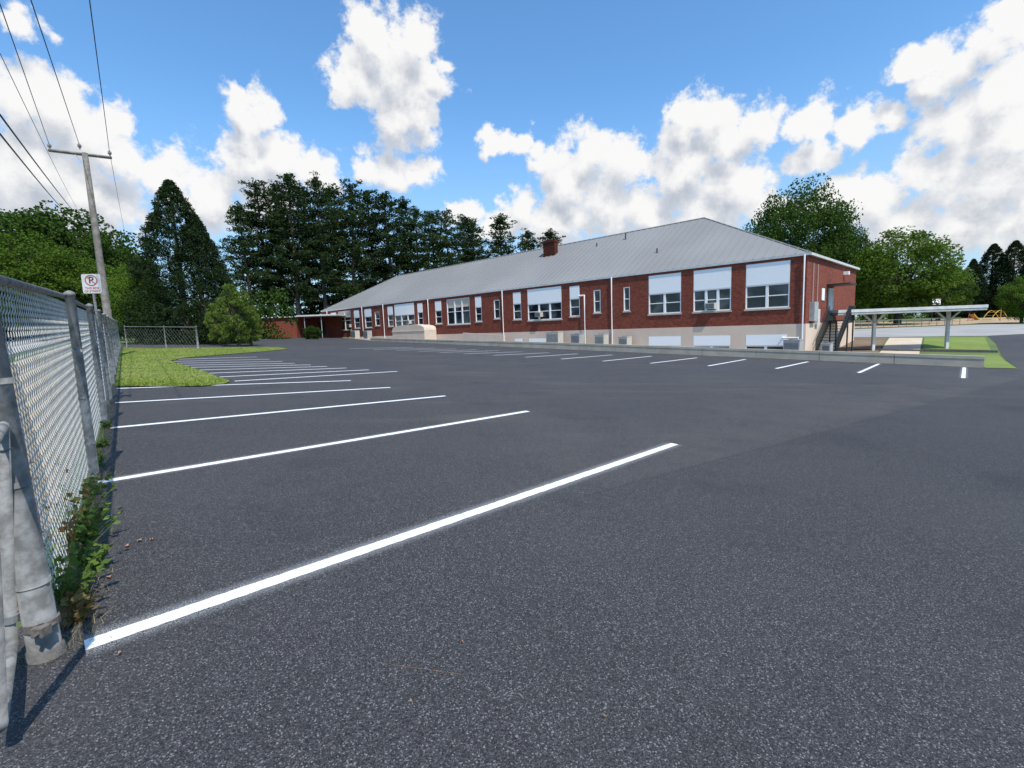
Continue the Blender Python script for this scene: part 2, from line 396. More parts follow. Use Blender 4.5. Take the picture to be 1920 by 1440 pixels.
# ------------------------------------------------------------------ parking lines
def pline(a, b, label, group):
    A = G(*a); B = G(*b); dx = (B-A); L = dx.length; X = dx.normalized()
    nz = Vector((.0434, 0, 1)).normalized(); Y = nz.cross(X).normalized(); Z = X.cross(Y)
    mb = MB(); n = max(2, int(L/.5)); w = .16
    pts = [(L*i/n) for i in range(n+1)]
    mb.v = [(x_, y_, 0) for x_ in pts for y_ in (-w, w)]
    mb.f = [(2*i, 2*i+2, 2*i+3, 2*i+1) for i in range(n)]
    o = mb.build('parking_line', M['paint'])
    mm = Matrix((X, Y, Z)).transposed().to_4x4(); mm.translation = A+Vector((0, 0, .022)); o.matrix_world = mm
    tag(o, label, 'parking line', group)
near = [((160, 1218), (1265, 835)), ((175, 910), (990, 773)), ((207, 805), (835, 744)), ((217, 757), (732, 728)), ((220, 730), (658, 715))]
for i, (a, b) in enumerate(near):
    pline(a, b, ['nearest and widest white stall stripe crossing the foreground asphalt', 'second nearest white stall stripe running out from the fence', 'third white stall stripe from the front beside the fence', 'fourth white stall stripe from the front beside the fence', 'fifth white stall stripe from the front, touching the grass island'][i], 'stall stripes beside the chain link fence')
ends = [(745, 697.5), (692, 694.5), (650, 691), (613, 688), (583, 685), (553, 682), (530, 678.5), (505, 674.5), (482, 670)]
sts = [(440, 716), (412, 708), (392, 701), (370, 695), (352, 690), (338, 686), (330, 682), (326, 678.5), (335, 674.5)]
for i, (a, b) in enumerate(zip(sts, ends)):
    pline(a, b, ORD[i]+' white stall stripe beyond the curve of the grass island, counting from the front', 'stall stripes beyond the grass island')
rl = [((1808, 690), (1806, 710)), ((1648, 683), (1610, 700)), ((1515, 679), (1455, 692)), ((1398, 674.5), (1328, 687)), ((1307, 671.5), (1220, 682)), ((1222, 668.5), (1130, 678)),
      ((1148, 666), (1052, 674)), ((1084, 664), (985, 670.5)), ((1030, 661.8), (925, 667)), ((980, 660), (870, 664)), ((935, 658), (825, 661.5)), ((895, 656.3), (785, 659.5)), ((855, 654.7), (742, 657.5)), ((815, 653), (700, 655.8)), ((775, 651.7), (655, 654))]
for i, (a, b) in enumerate(rl):
    pline(a, b, ORD[i]+' white stall stripe from the right along the concrete wall', 'stall stripes along the concrete wall')

# ------------------------------------------------------------------ chain link fences
def chain(b, A, B, H, w, r, zig):
    A = Vector(A); B = Vector(B); L = (Vector((B.x-A.x, B.y-A.y, 0))).length
    D = Vector((B.x-A.x, B.y-A.y, 0)).normalized(); Nn = Vector((D.y, -D.x, 0)); n = int(L/w); rows = int(H/zig)
    ring = [(r, 0), (-r*.5, r*.87), (-r*.5, -r*.87)]
    for i in range(n):
        base = len(b.v)
        for k in range(rows+1):
            s = i*w+(w if (k+i) % 2 else 0)
            zz = A.z+(B.z-A.z)*s/L+.03+k*zig
            p = A+D*s; off = (.003 if (k % 2) else -.003)
            for (e, f_) in ring:
                b.v.append((p.x+D.x*e+Nn.x*(f_+off), p.y+D.y*e+Nn.y*(f_+off), zz))
        for k in range(rows):
            for j in range(3):
                a = base+k*3+j; c = base+k*3+(j+1) % 3
                b.f.append((a, c, c+3, a+3))
def cappost(p, H, r, lean=Vector((0,0,0))):
    b = MB(); q = Vector(p); up_ = Vector((0, 0, 1))+lean
    b.tube([q-up_*.2, q+up_*H, q+up_*(H+.005), q+up_*(H+.03), q+up_*(H+.05)], [r, r, r*1.18, r*1.1, r*.3], 16)
    for zz in (.35, .8, 1.25):
        b.tube([q+up_*zz, q+up_*(zz+.025)], r*1.08, 16)
    return b
fence = empty('chain_link_fence', (0, 0, 0), 0, 'tall galvanised chain link fence running away along the left edge', 'fence')
FH = 1.80; ts = [0, 3.25, 6.55, 9.8, 13.1, 16.4, 19.7, 23, 26.3, 29.6, 32.9, 36.2, 39.5]
for i, t in enumerate(ts):
    if i == 0: cappost(FP(0), FH-.12, .058, Vector((-.035, 0, 0))).build('post', M['galv'], fence, True)
    else: cappost(FP(t, .05), FH-.02, .038).build('post', M['galv'], fence, True)
b = MB(); b.tube([FP(t)+Vector((0, 0, FH-.02-(.08 if t == 0 else 0))) for t in ts], .022, 10); b.build('top_rail', M['galv'], fence, True)
for i, (a, c) in enumerate(zip(ts, ts[1:])):
    b = MB()
    if i < 3: chain(b, FP(a), FP(c), FH-.09, .036, .0020, .036)
    else: chain(b, FP(a), FP(c), FH-.05, .08, .0025, .08)
    b.build('chain_link_mesh', M['wire'], fence)
b = MB(); b.tube([FP(t)+Vector((0, 0, .06)) for t in ts], .004, 5); b.build('tension_wire', M['wire'], fence)
p = FP(0)
b = MB(); b.tube([p+Vector((0, 0, .15)), p+Vector((0, 0, .185))], .064, 14); b.box(p+Vector((.03, -.081, .145)), p+Vector((.08, -.035, .185))); b.tube([p+Vector((.062, -.105, .165)), p+Vector((.062, 0, .165))], .008, 6); b.build('clamp', M['rust'], fence)
b = MB(); b.tube([p+Vector((0, 0, -.05)), p+Vector((0, 0, .05)), p+Vector((0, 0, .055))], [.075, .066, .058], 16); b.build('footing', M['darkgravel'], fence, True)
def onz(px, py, z):
    d = ray(px, py); return CAM+d*((z-CAM.z)/d.z)
gz = FP(0).z
g1 = onz(22, 1200, gz+.13); g2 = onz(-8, 1395, gz+.13); gd = Vector((g2.x-g1.x, g2.y-g1.y, 0)).normalized()
gate = empty('pipe_gate', (g1.x, g1.y, gz), 0, 'low leaning pipe framed gate leaf by the end post at the left edge', 'gate')
gtop = P(5, 800, g1.y)-Vector((g1.x, g1.y, gz)); GL = .62
b = MB(); b.tube([Vector((0, 0, .12)), gtop], .021, 12); b.build('stile', M['galv'], gate, True)
b = MB(); b.tube([gd*GL+Vector((0, 0, .12)), gd*GL+gtop], .021, 12); b.build('stile', M['galv'], gate, True)
b = MB(); b.tube([gtop-gd*.02, gtop+gd*(GL+.02)], .021, 12); b.build('rail', M['galv'], gate, True)
b = MB(); b.tube([Vector((0, 0, .12))-gd*.03, gd*(GL+.03)+Vector((0, 0, .12))], .022, 12); b.build('rail', M['galv'], gate, True)
pd = Vector((F0.x-g1.x, F0.y-g1.y, 0))
for f_ in (.1, .9):
    e_ = Vector((0, 0, .12)).lerp(gtop, f_); b = MB(); b.tube([e_, e_.lerp(gtop, .04)], .028, 12); b.tube([e_, pd+Vector((-.035*e_.z, 0, e_.z))], .010, 8); b.build('hinge', M['galv'], gate)
# second fence
f2 = empty('short_fence', (0, 0, 0), 0, 'short chain link fence end beyond the grass island under the dark cedar', 'fence')
q0, q1, q2 = G(238, 651), G(312, 654), G(372, 656)
for q, r in ((q0, .03), (q1, .03), (q2, .06)):
    cappost(q, 1.5, r).build('post', M['galv'], f2, True)
b = MB(); b.tube([q0+Vector((0, 0, 1.47)), q1+Vector((0, 0, 1.47)), q2+Vector((0, 0, 1.47))], .022, 8); b.build('top_rail', M['galv'], f2)
for a, c in ((q0, q1), (q1, q2)):
    b = MB(); chain(b, a, c, 1.42, .16, .0025, .16); b.build('chain_link_mesh', M['wire'], f2)

# ------------------------------------------------------------------ sign
sx = P(172, 532, 9.0); sb = h(sx.x, sx.y)
sign = empty('parking_sign', (sx.x, sx.y, sb), math.radians(12), 'small white no parking sign on a post behind the fence', 'sign')
s0 = sx.z-sb
b = MB(); b.tube([(0, .02, -.2), (0, .02, s0+.15)], .022, 8); b.build('post', M['galv'], sign)
def rrect(w, hh, y0, y1, z, r=.03):
    b = MB(); pts = []
    for (cx, cz, a0) in ((w/2-r, hh/2-r, 0), (-w/2+r, hh/2-r, PI/2), (-w/2+r, -hh/2+r, PI), (w/2-r, -hh/2+r, 1.5*PI)):
        for k in range(5):
            a = a0+PI/2*k/4; pts.append((cx+r*math.cos(a), cz+r*math.sin(a)))
    n = len(pts)
    b.v = [(x, y0, z+q) for x, q in pts]+[(x, y1, z+q) for x, q in pts]
    b.f = [tuple(range(n)), tuple(range(2*n-1, n-1, -1))]+[(i, (i+1) % n, n+(i+1) % n, n+i) for i in range(n)]
    return b
rrect(.30, .35, -.006, 0, s0).build('panel', M['signwhite'], sign)
def ring(cx, cz, r0, r1, y, n=32):
    b = MB()
    b.v = [(cx+r*math.cos(2*PI*k/n), y, cz+r*math.sin(2*PI*k/n)) for k in range(n) for r in (r0, r1)]
    b.f = [(2*k, 2*k+1, (2*k+3) % (2*n), (2*k+2) % (2*n)) for k in range(n)]
    return b
rb = ring(0, s0+.06, .083, .100, -.0095)
a = PI*.75
dx, dz = math.cos(a), math.sin(a); nx_, nz_ = -dz*.007, dx*.007
rb.quad((dx*.09+nx_, -.0105, s0+.06+dz*.09+nz_), (-dx*.09+nx_, -.0105, s0+.06-dz*.09+nz_), (-dx*.09-nx_, -.0105, s0+.06-dz*.09-nz_), (dx*.09-nx_, -.0105, s0+.06+dz*.09-nz_))
rb.build('prohibition_ring', M['red'], sign)
def text(body, size, mat, name, loc, parent, ext=.0008):
    cu = bpy.data.curves.new(name, 'FONT'); cu.body = body; cu.size = size; cu.align_x = 'CENTER'; cu.align_y = 'CENTER'; cu.extrude = ext; cu.offset = size*.012
    t = bpy.data.objects.new('tmp', cu); col.objects.link(t)
    bpy.context.view_layer.update()
    me = bpy.data.meshes.new_from_object(t); bpy.data.objects.remove(t)
    me.materials.clear(); me.materials.append(mat)
    o = bpy.data.objects.new(name, me); col.objects.link(o); o.parent = parent; o.location = loc; o.rotation_euler = (PI/2, 0, 0)
    return o
text('P', .17, M['blackpaint'], 'letter', (0, -.008, s0+.06), sign)
text('THIS SIDE', .052, M['red'], 'lettering', (0, -.008, s0-.082), sign)
text('OF STREET', .052, M['red'], 'lettering', (0, -.008, s0-.138), sign)

# ------------------------------------------------------------------ utility pole + lines
PY = 23.0
top = P(159, 287, PY); bot = P(209, 640, PY); bot.z = h(bot.x, bot.y)
pole = empty('utility_pole', (bot.x, bot.y, bot.z), 0, 'tall wooden utility pole with crossarm behind the fence', 'utility pole')
tl = top-bot
b = MB(); b.tube([(0, 0, -.3), tl*.5, tl], [.17, .14, .11], 12); b.build('pole', M['wood'], pole, True)
aL = P(97, 284, PY)-bot; aR = P(214, 298, PY+.6)-bot
dA = (aR-aL).normalized()
b = MB(); b.tube([aL+Vector((0, -.15, 0)), aR+Vector((0, -.15, 0))], .07, 4); b.build('crossarm', M['wood'], pole)
for e_ in (aL*.6+aR*.4, aL*.4+aR*.6):
    b = MB(); b.tube([e_+Vector((0, -.15, 0)), tl*.93], .02, 5); b.build('brace', M['greymetal'], pole)
ins = [aL+dA*.05, aL*.5+aR*.5+Vector((0, 0, .15)), aR-dA*.05]
for q in ins:
    b = MB(); q = q+Vector((0, -.15, .05)); b.tube([q, q+Vector((0, 0, .08)), q+Vector((0, 0, .1)), q+Vector((0, 0, .2)), q+Vector((0, 0, .26))], [.03, .03, .07, .075, .03], 8); b.build('insulator', M['ceramic'], pole, True)
def cable(a, b_, sag, r, label):
    a = Vector(a); b_ = Vector(b_); mb = MB(); n = 24
    pts = []
    for k in range(n+1):
        t = k/n; p = a.lerp(b_, t); p.z -= sag*4*t*(1-t); pts.append(p)
    mb.tube(pts, r, 5)
    tag(mb.build('power_line', M['rubber'], None, True), label, 'power line', 'overhead power lines')
def extend(a, px, py, Y, k):
    e = P(px, py, Y); a = Vector(a); return a+(e-a)*k
wt = [bot+q+Vector((0, -.15, .28)) for q in ins]
cable(wt[0], extend(wt[0], 0, 8, 11, 1.3), 0, .011, 'overhead line running from the left insulator to the top left corner')
cable(wt[1], extend(wt[1], 58, 0, 10, 1.3), 0, .011, 'overhead line running from the pole top to the upper left')
cable(wt[2], extend(wt[2], 168, 0, 10, 1.3), 0, .011, 'steep overhead line running up from the right insulator')
cable(P(0, 213, 12)+(P(0,213,12)-P(135, 392, 45))*.1, P(135, 392, 45), .1, .022, 'upper of the two thick cables sloping down at the left edge')
cable(P(0, 248, 12)+(P(0,248,12)-P(120, 392, 45))*.1, P(118, 392, 45), .1, .022, 'lower of the two thick cables sloping down at the left edge')
cable(P(0, 100, 14), P(150, 400, 60), .3, .010, 'thin faint line crossing the sky left of the pole')
cable(wt[2], P(235, 440, 60), .3, .010, 'thin line leading from the right insulator away over the trees')

# ------------------------------------------------------------------ school building
bld = empty('school_building', (C0.x, C0.y, 0), math.atan2(u.y, u.x), 'long single storey red brick school with grey metal hip roof', 'building')
zT = LY(1440, 492)[1]; zB = LY(1440, 578)[1]
zbT = LY(1440, 627)[1]; zbB = zbT-1.35
zsT = LY(1175, 538)[1]; zsB = LY(1175, 583)[1]
ztT = LY(1078, 536)[1]; ztB = LY(1078, 593)[1]
wins = []
for (pl, pr, py, kind, nc) in ((1398, 1481, 535, 'big', 2), (1300, 1371, 543, 'big', 3), (1216, 1277, 550, 'big', 2), (1169, 1181, 560, 'small', 1), (1113, 1126, 563, 'small', 1), (1068, 1087, 565, 'tall', 1),
          (989, 1053, 568, 'big', 3), (962, 977, 573, 'tall', 1), (926, 937, 578, 'small', 1), (891, 903, 580, 'tall', 1), (838, 881, 583, 'tri', 3), (816, 828, 585, 'tall', 1),
          (783, 793, 590, 'tall', 1), (740, 777, 590, 'big', 3), (727, 737, 592, 'tall', 1), (703, 712, 596, 'small', 1), (684, 697, 598, 'tall', 1), (664, 674, 598, 'tall', 1), (635, 658, 600, 'tri', 2), (621, 631, 601, 'tall', 1)):
    a, c = LY(pr, py)[0], LY(pl, py)[0]
    zt, zb = {'big': (zT, zB), 'tri': (zT-.1, zB), 'tall': (ztT, ztB), 'small': (zsT, zsB)}[kind]
    wins.append((a, c, zb, zt, kind, nc))
bwins = []
for (pl, pr) in ((1398, 1476), (1300, 1370), (1216, 1277), (1071, 1090), (992, 1055), (965, 980)):
    a, c = LY(pr, 640)[0], LY(pl, 640)[0]; bwins.append((a, c, zbB, zbT, 'base' if pl > 1200 else 'basefar', 2 if pr-pl > 30 else 1))
def wall_open(x0, x1, z0, z1, ops, y, dep):
    b = MB()
    xs = sorted(set([x0, x1]+[o[0] for o in ops]+[o[1] for o in ops])); zs = sorted(set([z0, z1]+[o[2] for o in ops]+[o[3] for o in ops]))
    for xa, xb in zip(xs, xs[1:]):
        for za, zb in zip(zs, zs[1:]):
            cx, cz = (xa+xb)/2, (za+zb)/2
            if any(o[0] < cx < o[1] and o[2] < cz < o[3] for o in ops): continue
            b.quad((xa, y, za), (xa, y, zb), (xb, y, zb), (xb, y, za))
    for o in ops:
        a, c, p, q = o[:4]
        b.quad((a, y, p), (a, y, q), (a, y-dep, q), (a, y-dep, p)); b.quad((c, y, p), (c, y-dep, p), (c, y-dep, q), (c, y, q))
        b.quad((a, y, q), (c, y, q), (c, y-dep, q), (a, y-dep, q)); b.quad((a, y, p), (a, y-dep, p), (c, y-dep, p), (c, y, p))
    return b
b = wall_open(0, Lb, zf, ze-.05, wins, 0, .16)
b.quad((0, 0, zf), (0, -Wd, zf), (0, -Wd, ze-.05), (0, 0, ze-.05))
b.quad((Lb, 0, zf), (Lb, 0, ze-.05), (Lb, -Wd, ze-.05), (Lb, -Wd, zf))
b.quad((0, -Wd, zf), (Lb, -Wd, zf), (Lb, -Wd, ze-.05), (0, -Wd, ze-.05))
b.build('wall', M['brick'], bld)
b = wall_open(-.04, Lb+.04, -2.2, zf+.002, bwins, .04, .18)
b.quad((-.04, .04, -2.2), (-.04, .04, zf), (-.04, -Wd-.04, zf), (-.04, -Wd-.04, -2.2))
b.quad((-.04, .04, zf+.002), (Lb+.04, .04, zf+.002), (Lb+.04, -.3, zf+.002), (-.04, -.3, zf+.002))
b.quad((Lb+.04, .04, -2.2), (Lb+.04, .04, zf), (Lb+.04, -Wd-.04, zf), (Lb+.04, -Wd-.04, -2.2))
b.build('foundation', M['found'], bld)
def window(a, c, z0, z1, kind, ncol, yb=0):
    W_, H_ = c-a, z1-z0; t = .08; yo, yi = yb-.02, yb-.12
    split = {'big': .48, 'tri': 1.0, 'tall': .42, 'small': 1.0, 'base': .54, 'basefar': .8}[kind]
    zs = z1 if split == 1.0 else z1-H_*split
    fr = MB()
    for (p, q, r, s) in ((a, a+t, z0, z1), (c-t, c, z0, z1)): fr.box((p, yi, r), (q, yo, s))
    fr.box((a+t, yi, z0), (c-t, yo, z0+t)); fr.box((a+t, yi, z1-t), (c-t, yo, z1))
    top_ = zs if split < 1 else z1-t
    if split < 1: fr.box((a+t, yi, zs-.06), (c-t, yo, zs+.04))
    iw = W_-2*t
    for k in range(1, ncol):
        x = a+t+iw*k/ncol; fr.box((x-.085, yi, z0+t), (x+.085, yo-.005, top_-.06))
    midz = (z0+t+top_)/2
    for k in range(ncol):
        xa = a+t+iw*k/ncol+(.085 if k else 0); xb = a+t+iw*(k+1)/ncol-(.085 if k < ncol-1 else 0)
        if not kind.startswith('base'): fr.box((xa, yi, midz-.03), (xb, yo-.03, midz+.03))
    f = fr.build('window', M['white'], bld)
    g = MB(); g.quad((a+.02, yb-.10, z0+.02), (c-.02, yb-.10, z0+.02), (c-.02, yb-.10, top_), (a+.02, yb-.10, top_)); g.build('glass', M['glass'], f)
    if split < 1:
        p_ = MB(); p_.box((a+t*.5, yb-.06, zs+.02), (c-t*.5, yb+.01, z1-t*.3)); p_.build('panel', M['panel'], f)
    s_ = MB(); s_.box((a-.06, yb-.08, z0-.11), (c+.06, yb+.06, z0-.002)); s_.build('sill', M['concrete'], f)
    if kind == 'tri':
        for k in range(ncol):
            xa = a+t+iw*k/ncol+.09; xb = a+t+iw*(k+1)/ncol-.09
            g = MB(); g.box((xa, yb-.095, midz+.45), (xb, yb-.08, z1-t-.01)); g.build('blind', M['cream'], f)
for w_ in wins: window(*w_)
for w_ in bwins: window(*w_, yb=.04)
# roof
o_ = .03; xe0, xe1, ye0, ye1 = -.15, Lb+.15, o_, -Wd-.15; yc = -Wd/2
ra = LY(1321, 409, yc); zr = ra[1]; xr0 = ra[0]; xr1 = Lb-11
b = MB(); zz = ze+.03
b.quad((xe0, ye0, zz), (xe1, ye0, zz), (xr1, yc, zr), (xr0, yc, zr))
b.quad((xe0, ye1, zz), (xr0, yc, zr), (xr1, yc, zr), (xe1, ye1, zz))
b.quad((xe0, ye0, zz), (xr0, yc, zr), (xe0, ye1, zz)); b.quad((xe1, ye0, zz), (xe1, ye1, zz), (xr1, yc, zr))
def rib(p, q, side):
    p = Vector(p); q = Vector(q); w = side*.025; hgt = Vector((0, 0, .065))
    b.quad(p-w, q-w, q-w+hgt, p-w+hgt); b.quad(p+w, q+w, q+w+hgt, p+w+hgt); b.quad(p-w+hgt, q-w+hgt, q+w+hgt, p+w+hgt); b.quad(p-w, p+w, p+w+hgt, p-w+hgt)
x = xe0+.2
while x < xe1-.1:
    s = 1.0
    if x < xr0: s = (x-xe0)/(xr0-xe0)
    elif x > xr1: s = (xe1-x)/(xe1-xr1)
    rib((x, ye0, zz), (x, ye0+(yc-ye0)*s, zz+(zr-zz)*s), Vector((1, 0, 0)))
    x += .62
y = ye1+.2
while y < ye0-.1:
    s = (1-abs(y-yc)/(ye0-yc))
    rib((xe0, y, zz), (xe0+(xr0-xe0)*s, y, zz+(zr-zz)*s), Vector((0, 1, 0)))
    y += .62
b.tube([(xr0, yc, zr+.02), (xr1, yc, zr+.02)], .07, 6)
b.tube([(xe0, ye0, zz+.02), (xr0, yc, zr+.02)], .05, 6); b.tube([(xe1, ye0, zz+.02), (xr1, yc, zr+.02)], .05, 6)
roof = b.build('roof', M['roof'], bld)
b = MB(); b.box((xe0+.02, ye1+.02, ze-.06), (xe1-.02, ye0-.01, ze+.0)); b.build('soffit', M['white'], bld)
b = MB(); b.box((xe0, ye0-.005, ze-.10), (xe1, ye0+.055, ze+.05)); b.box((xe0-.08, ye1, ze-.10), (xe0-.002, ye0+.055, ze+.05)); b.build('gutter', M['whiteold'], bld)
cx0, cz0 = LY(1040, 482, -5.4); cx1, _ = LY(1019, 482, -5.4); _, cz1 = LY(1030, 451, -5.4)
b = MB(); b.box((cx0, -5.95, cz0-1), (cx1, -5.4, cz1)); b.box((cx0-.06, -6.01, cz1-.2), (cx1+.06, -5.34, cz1+.05))
b.build('chimney', M['brickdark'], bld)
for (px, py, l) in ((1173, 449, .55), (1232, 474, .35), (1119, 462, .3)):
    best = None
    for k in range(0, 140):
        ly = -k*.05; lx, lz = LY(px, py, ly); sl = zz+(zr-zz)*(ye0-ly)/(ye0-yc)
        if lz <= sl: best = (lx, ly, sl); break
    if best:
        b = MB(); b.tube([(best[0], best[1], best[2]-.1), (best[0], best[1], best[2]+l)], .06, 8); b.build('vent_pipe', M['darkgrille'], bld)
for px in (1507, 1148, 943, 803, 718, 678, 612):
    lx = LY(px, 560)[0]; w0 = C0+u*lx; g0 = h(w0.x, w0.y)
    b = MB(); b.tube([(lx, .10, ze-.05), (lx, .10, g0+.15), (lx, .3, g0+.05)], .055, 6); b.build('downspout', M['white'], bld)
lx = LY(1099, 600)[0]; lx2 = LY(1088, 553)[0]; zt_ = LY(1097, 554)[1]
b = MB(); b.tube([(lx2, .0, zt_), (lx2, .2, zt_), (lx, .2, zt_), (lx, .2, -1)], .075, 8); b.build('conduit', M['white'], bld)
lx = LY(1498, 640)[0]; zt_ = LY(1490, 633)[1]
b = MB(); b.tube([(lx+.9, .05, zt_), (lx+.9, .18, zt_), (lx, .18, zt_), (lx, .18, zt_-1.0)], .05, 8); b.build('conduit', M['white'], bld)
zdoor = zf+.12
b = MB(); b.box((-.06, -6.75, zdoor), (-.02, -5.65, zdoor+2.15)); door = b.build('door', M['greymetal'], bld)
b = MB(); b.tube([(-.13, -5.8, zdoor+1), (-.07, -5.8, zdoor+1)], .03, 8); b.build('handle', M['galv'], door)
b = MB(); b.box((-.09, -6.85, zdoor), (-.005, -6.76, zdoor+2.25)); b.box((-.09, -5.64, zdoor), (-.005, -5.55, zdoor+2.25)); b.box((-.09, -6.76, zdoor+2.16), (-.005, -5.64, zdoor+2.25)); b.build('frame', M['whiteold'], door)
b = MB(); b.box((-1.35, -7.3, zdoor+2.42), (-.01, -5.0, zdoor+2.5)); b.build('door_canopy', M['black'], bld)
b = MB(); b.box((-.30, -1.7, zf+.15), (-.01, -.75, zf+1.35)); b.build('meter_cabinet', M['greymetal'], bld)
b = MB(); b.box((-.22, -2.6, zf-.1), (-.045, -2.0, zf+.9)); b.build('meter_cabinet', M['whiteold'], bld)
for y_, z_ in ((-1.2, 1.35), (-2.3, .9)):
    b = MB(); b.tube([(-.08, y_, zf+z_), (-.08, y_, ze-.5)], .025, 6); b.build('conduit', M['greymetal'], bld)
b = MB(); b.box((-.05, -4.4, zf+1.5), (-.01, -3.7, zf+2.3)); b.build('notice_panel', M['white'], bld)
b = MB(); b.box((-.35, -10.5, ze-.75), (-.01, -10.1, ze-.5)); b.build('wall_lamp', M['white'], bld)

st = empty('metal_stairs', LW(-.8, -1.6, h(*xy(LW(-.8, -1.6)))), math.atan2(u.y, u.x), 'black steel stairs with railings climbing the end wall of the school', 'stairs')
g0 = h(*xy(LW(-.8, -1.6))); Hs = zdoor-g0; nst = 12; run = 3.4
for k in range(nst):
    y0 = -run*k/nst; b = MB(); b.box((-.5, y0-.29, Hs*(k+1)/nst-.03), (.5, y0, Hs*(k+1)/nst)); b.build('tread', M['black'], st)
for sx_ in (-.53, .53):
    b = MB(); b.quad((sx_, 0, 0), (sx_, .05, .2), (sx_, -run, Hs+.02), (sx_, -run, Hs-.28)); b.box((sx_-.015, -run-2.0, Hs-.2), (sx_+.015, -run, Hs)); b.build('stringer', M['black'], st)
b = MB(); b.box((-.51, -run-2.0, Hs-.04), (.75, -run, Hs-.002)); b.build('landing', M['black'], st)
for sx_ in (-.56, .56):
    b = MB()
    b.tube([(sx_, 0, .95), (sx_, -run, Hs+.95)], .028, 6); b.tube([(sx_, 0, .5), (sx_, -run, Hs+.5)], .02, 6)
    for k in range(0, nst*2+1): b.tube([(sx_, -run*k/nst/2, Hs*k/nst/2), (sx_, -run*k/nst/2, Hs*k/nst/2+.95)], .014, 6)
    if sx_ < 0:
        b.tube([(sx_, -run, Hs+.95), (sx_, -run-2, Hs+.95)], .028, 6); b.tube([(sx_, -run, Hs+.5), (sx_, -run-2, Hs+.5)], .02, 6)
        for k in range(1, 15): b.tube([(sx_, -run-.14*k, Hs), (sx_, -run-.14*k, Hs+.95)], .014, 6)
    b.build('railing', M['black'], st)
for (x_, y_) in ((-.5, -run-.1), (-.5, -run-1.9), (.5, -run-1.9), (.5, -run-.1)):
    b = MB(); b.tube([(x_, y_, -.3), (x_, y_, Hs-.04)], .05, 6); b.build('leg', M['black'], st)

def window_ac(px, py, label):
    lx, lz = LY(px, py); o = empty('window_air_conditioner', LW(lx, .0, lz-.2), math.atan2(u.y, u.x), label, 'air conditioner', 'window air conditioners in the school windows')
    b = MB(); b.box((-.33, -.1, 0), (.33, .32, .42)); b.build('casing', M['acbeige'], o)
    b = MB()
    for k in range(7): b.box((-.29, .321, .05+k*.048), (.29, .332, .075+k*.048))
    b.build('grille', M['darkgrille'], o)
window_ac(1334, 574, 'window air conditioner in the middle big window near the corner')
window_ac(1012, 590, 'window air conditioner in the wide window left of the conduit')
window_ac(768, 604, 'window air conditioner above the cream arched cover')
window_ac(657, 611, 'window air conditioner near the far left end of the facade')
def condenser(px, ly, w, hh, label, kind=0):
    lx = LY(px, 640, ly)[0]; p = LW(lx, ly); g = h(p.x, p.y)
    o = empty('air_condenser', (p.x, p.y, g+.01), math.atan2(u.y, u.x), label, 'condenser unit', 'condenser units along the school wall')
    b = MB(); b.box((-w/2, -.35, .1), (w/2, .35, hh)); b.box((-w/2-.02, -.37, hh), (w/2+.02, .37, hh+.04)); b.build('casing', M['acbeige'] if kind == 0 else M['greymetal'], o)
    b = MB(); b.box((-w/2-.1, -.45, -.1), (w/2+.1, .45, .095)); b.build('pad', M['concrete'], o)
    b = MB()
    for k in range(9): b.box((-w/2+.06, .352, .18+k*(hh-.28)/9), (w/2-.06, .362, .18+k*(hh-.28)/9+.03))
    b.build('louver', M['darkgrille'], o)
    b = MB()
    b.tube([(0, 0, hh+.042), (0, 0, hh+.07)], [.26, .24], 16); b.build('fan_guard', M['darkgrille'], o)
condenser(1487, 1.0, .9, .95, 'grey condenser beside the foundation nearest the building corner', 1)
condenser(1172, .9, .8, .95, 'beige condenser just right of the second downspout')
condenser(1128, .9, .9, 1.1, 'beige condenser just right of the white conduit')
condenser(1083, .9, .9, 1.1, 'grey condenser just left of the white conduit', 1)
condenser(1040, 1.2, 1.4, 1.25, 'wide beige condenser under the basement window')
condenser(667, .9, 1.3, 1.1, 'beige condenser near the far left part of the wall')
condenser(690, .9, 1.2, 1.1, 'dark fronted condenser beside the arched cream cover', 1)
condenser(1551, -1.0, .5, .75, 'small grey condenser beside the foot of the black stairs', 1)
xa = LY(796, 630, 1.8)[0]; xb = LY(736, 630, 1.8)[0]; p = LW(xa, 1.8); g = h(p.x, p.y); ztop = LY(765, 609, 1.8)[1]-g
o = empty('bulkhead_cover', (p.x, p.y, g), math.atan2(u.y, u.x), 'cream box with gently arched top standing against the brick wall', 'cover')
wd_ = xb-xa
prof = [(0, -.2), (0, ztop*.66)]+[(wd_*.5-wd_*.5*math.cos(PI*k/12), ztop*.66+ztop*.34*math.sin(PI*k/12)**.55) for k in range(1, 12)]+[(wd_, ztop*.66), (wd_, -.2)]
b = MB(); n = len(prof); b.v = [(x_, 0, z_) for x_, z_ in prof]+[(x_, -1.7, z_) for x_, z_ in prof]
b.f = [tuple(range(n)), tuple(range(2*n-1, n-1, -1))]+[(i, (i+1) % n, n+(i+1) % n, n+i) for i in range(n)]
b.build('body', M['cream'], o)
b = MB(); b.box((-.06, -.02, ztop*.60), (wd_+.06, .05, ztop*.65)); b.build('trim', M['found'], o)
xa = LY(944, 636, 1.6)[0]; xb = LY(868, 636, 1.6)[0]; p = LW(xa, 1.6); g = h(p.x, p.y); zt1 = LY(868, 624, 1.6)[1]; zt0 = LY(944, 628, 1.6)[1]
b = MB(); b.v = [(0, 0, -.3), (xb-xa, 0, -.1), (xb-xa, 0, zt1-g), (0, 0, zt0-g), (0, -.2, -.3), (xb-xa, -.2, -.1), (xb-xa, -.2, zt1-g), (0, -.2, zt0-g)]
b.f = [(0,1,2,3),(7,6,5,4),(0,4,5,1),(1,5,6,2),(2,6,7,3),(3,7,4,0)]
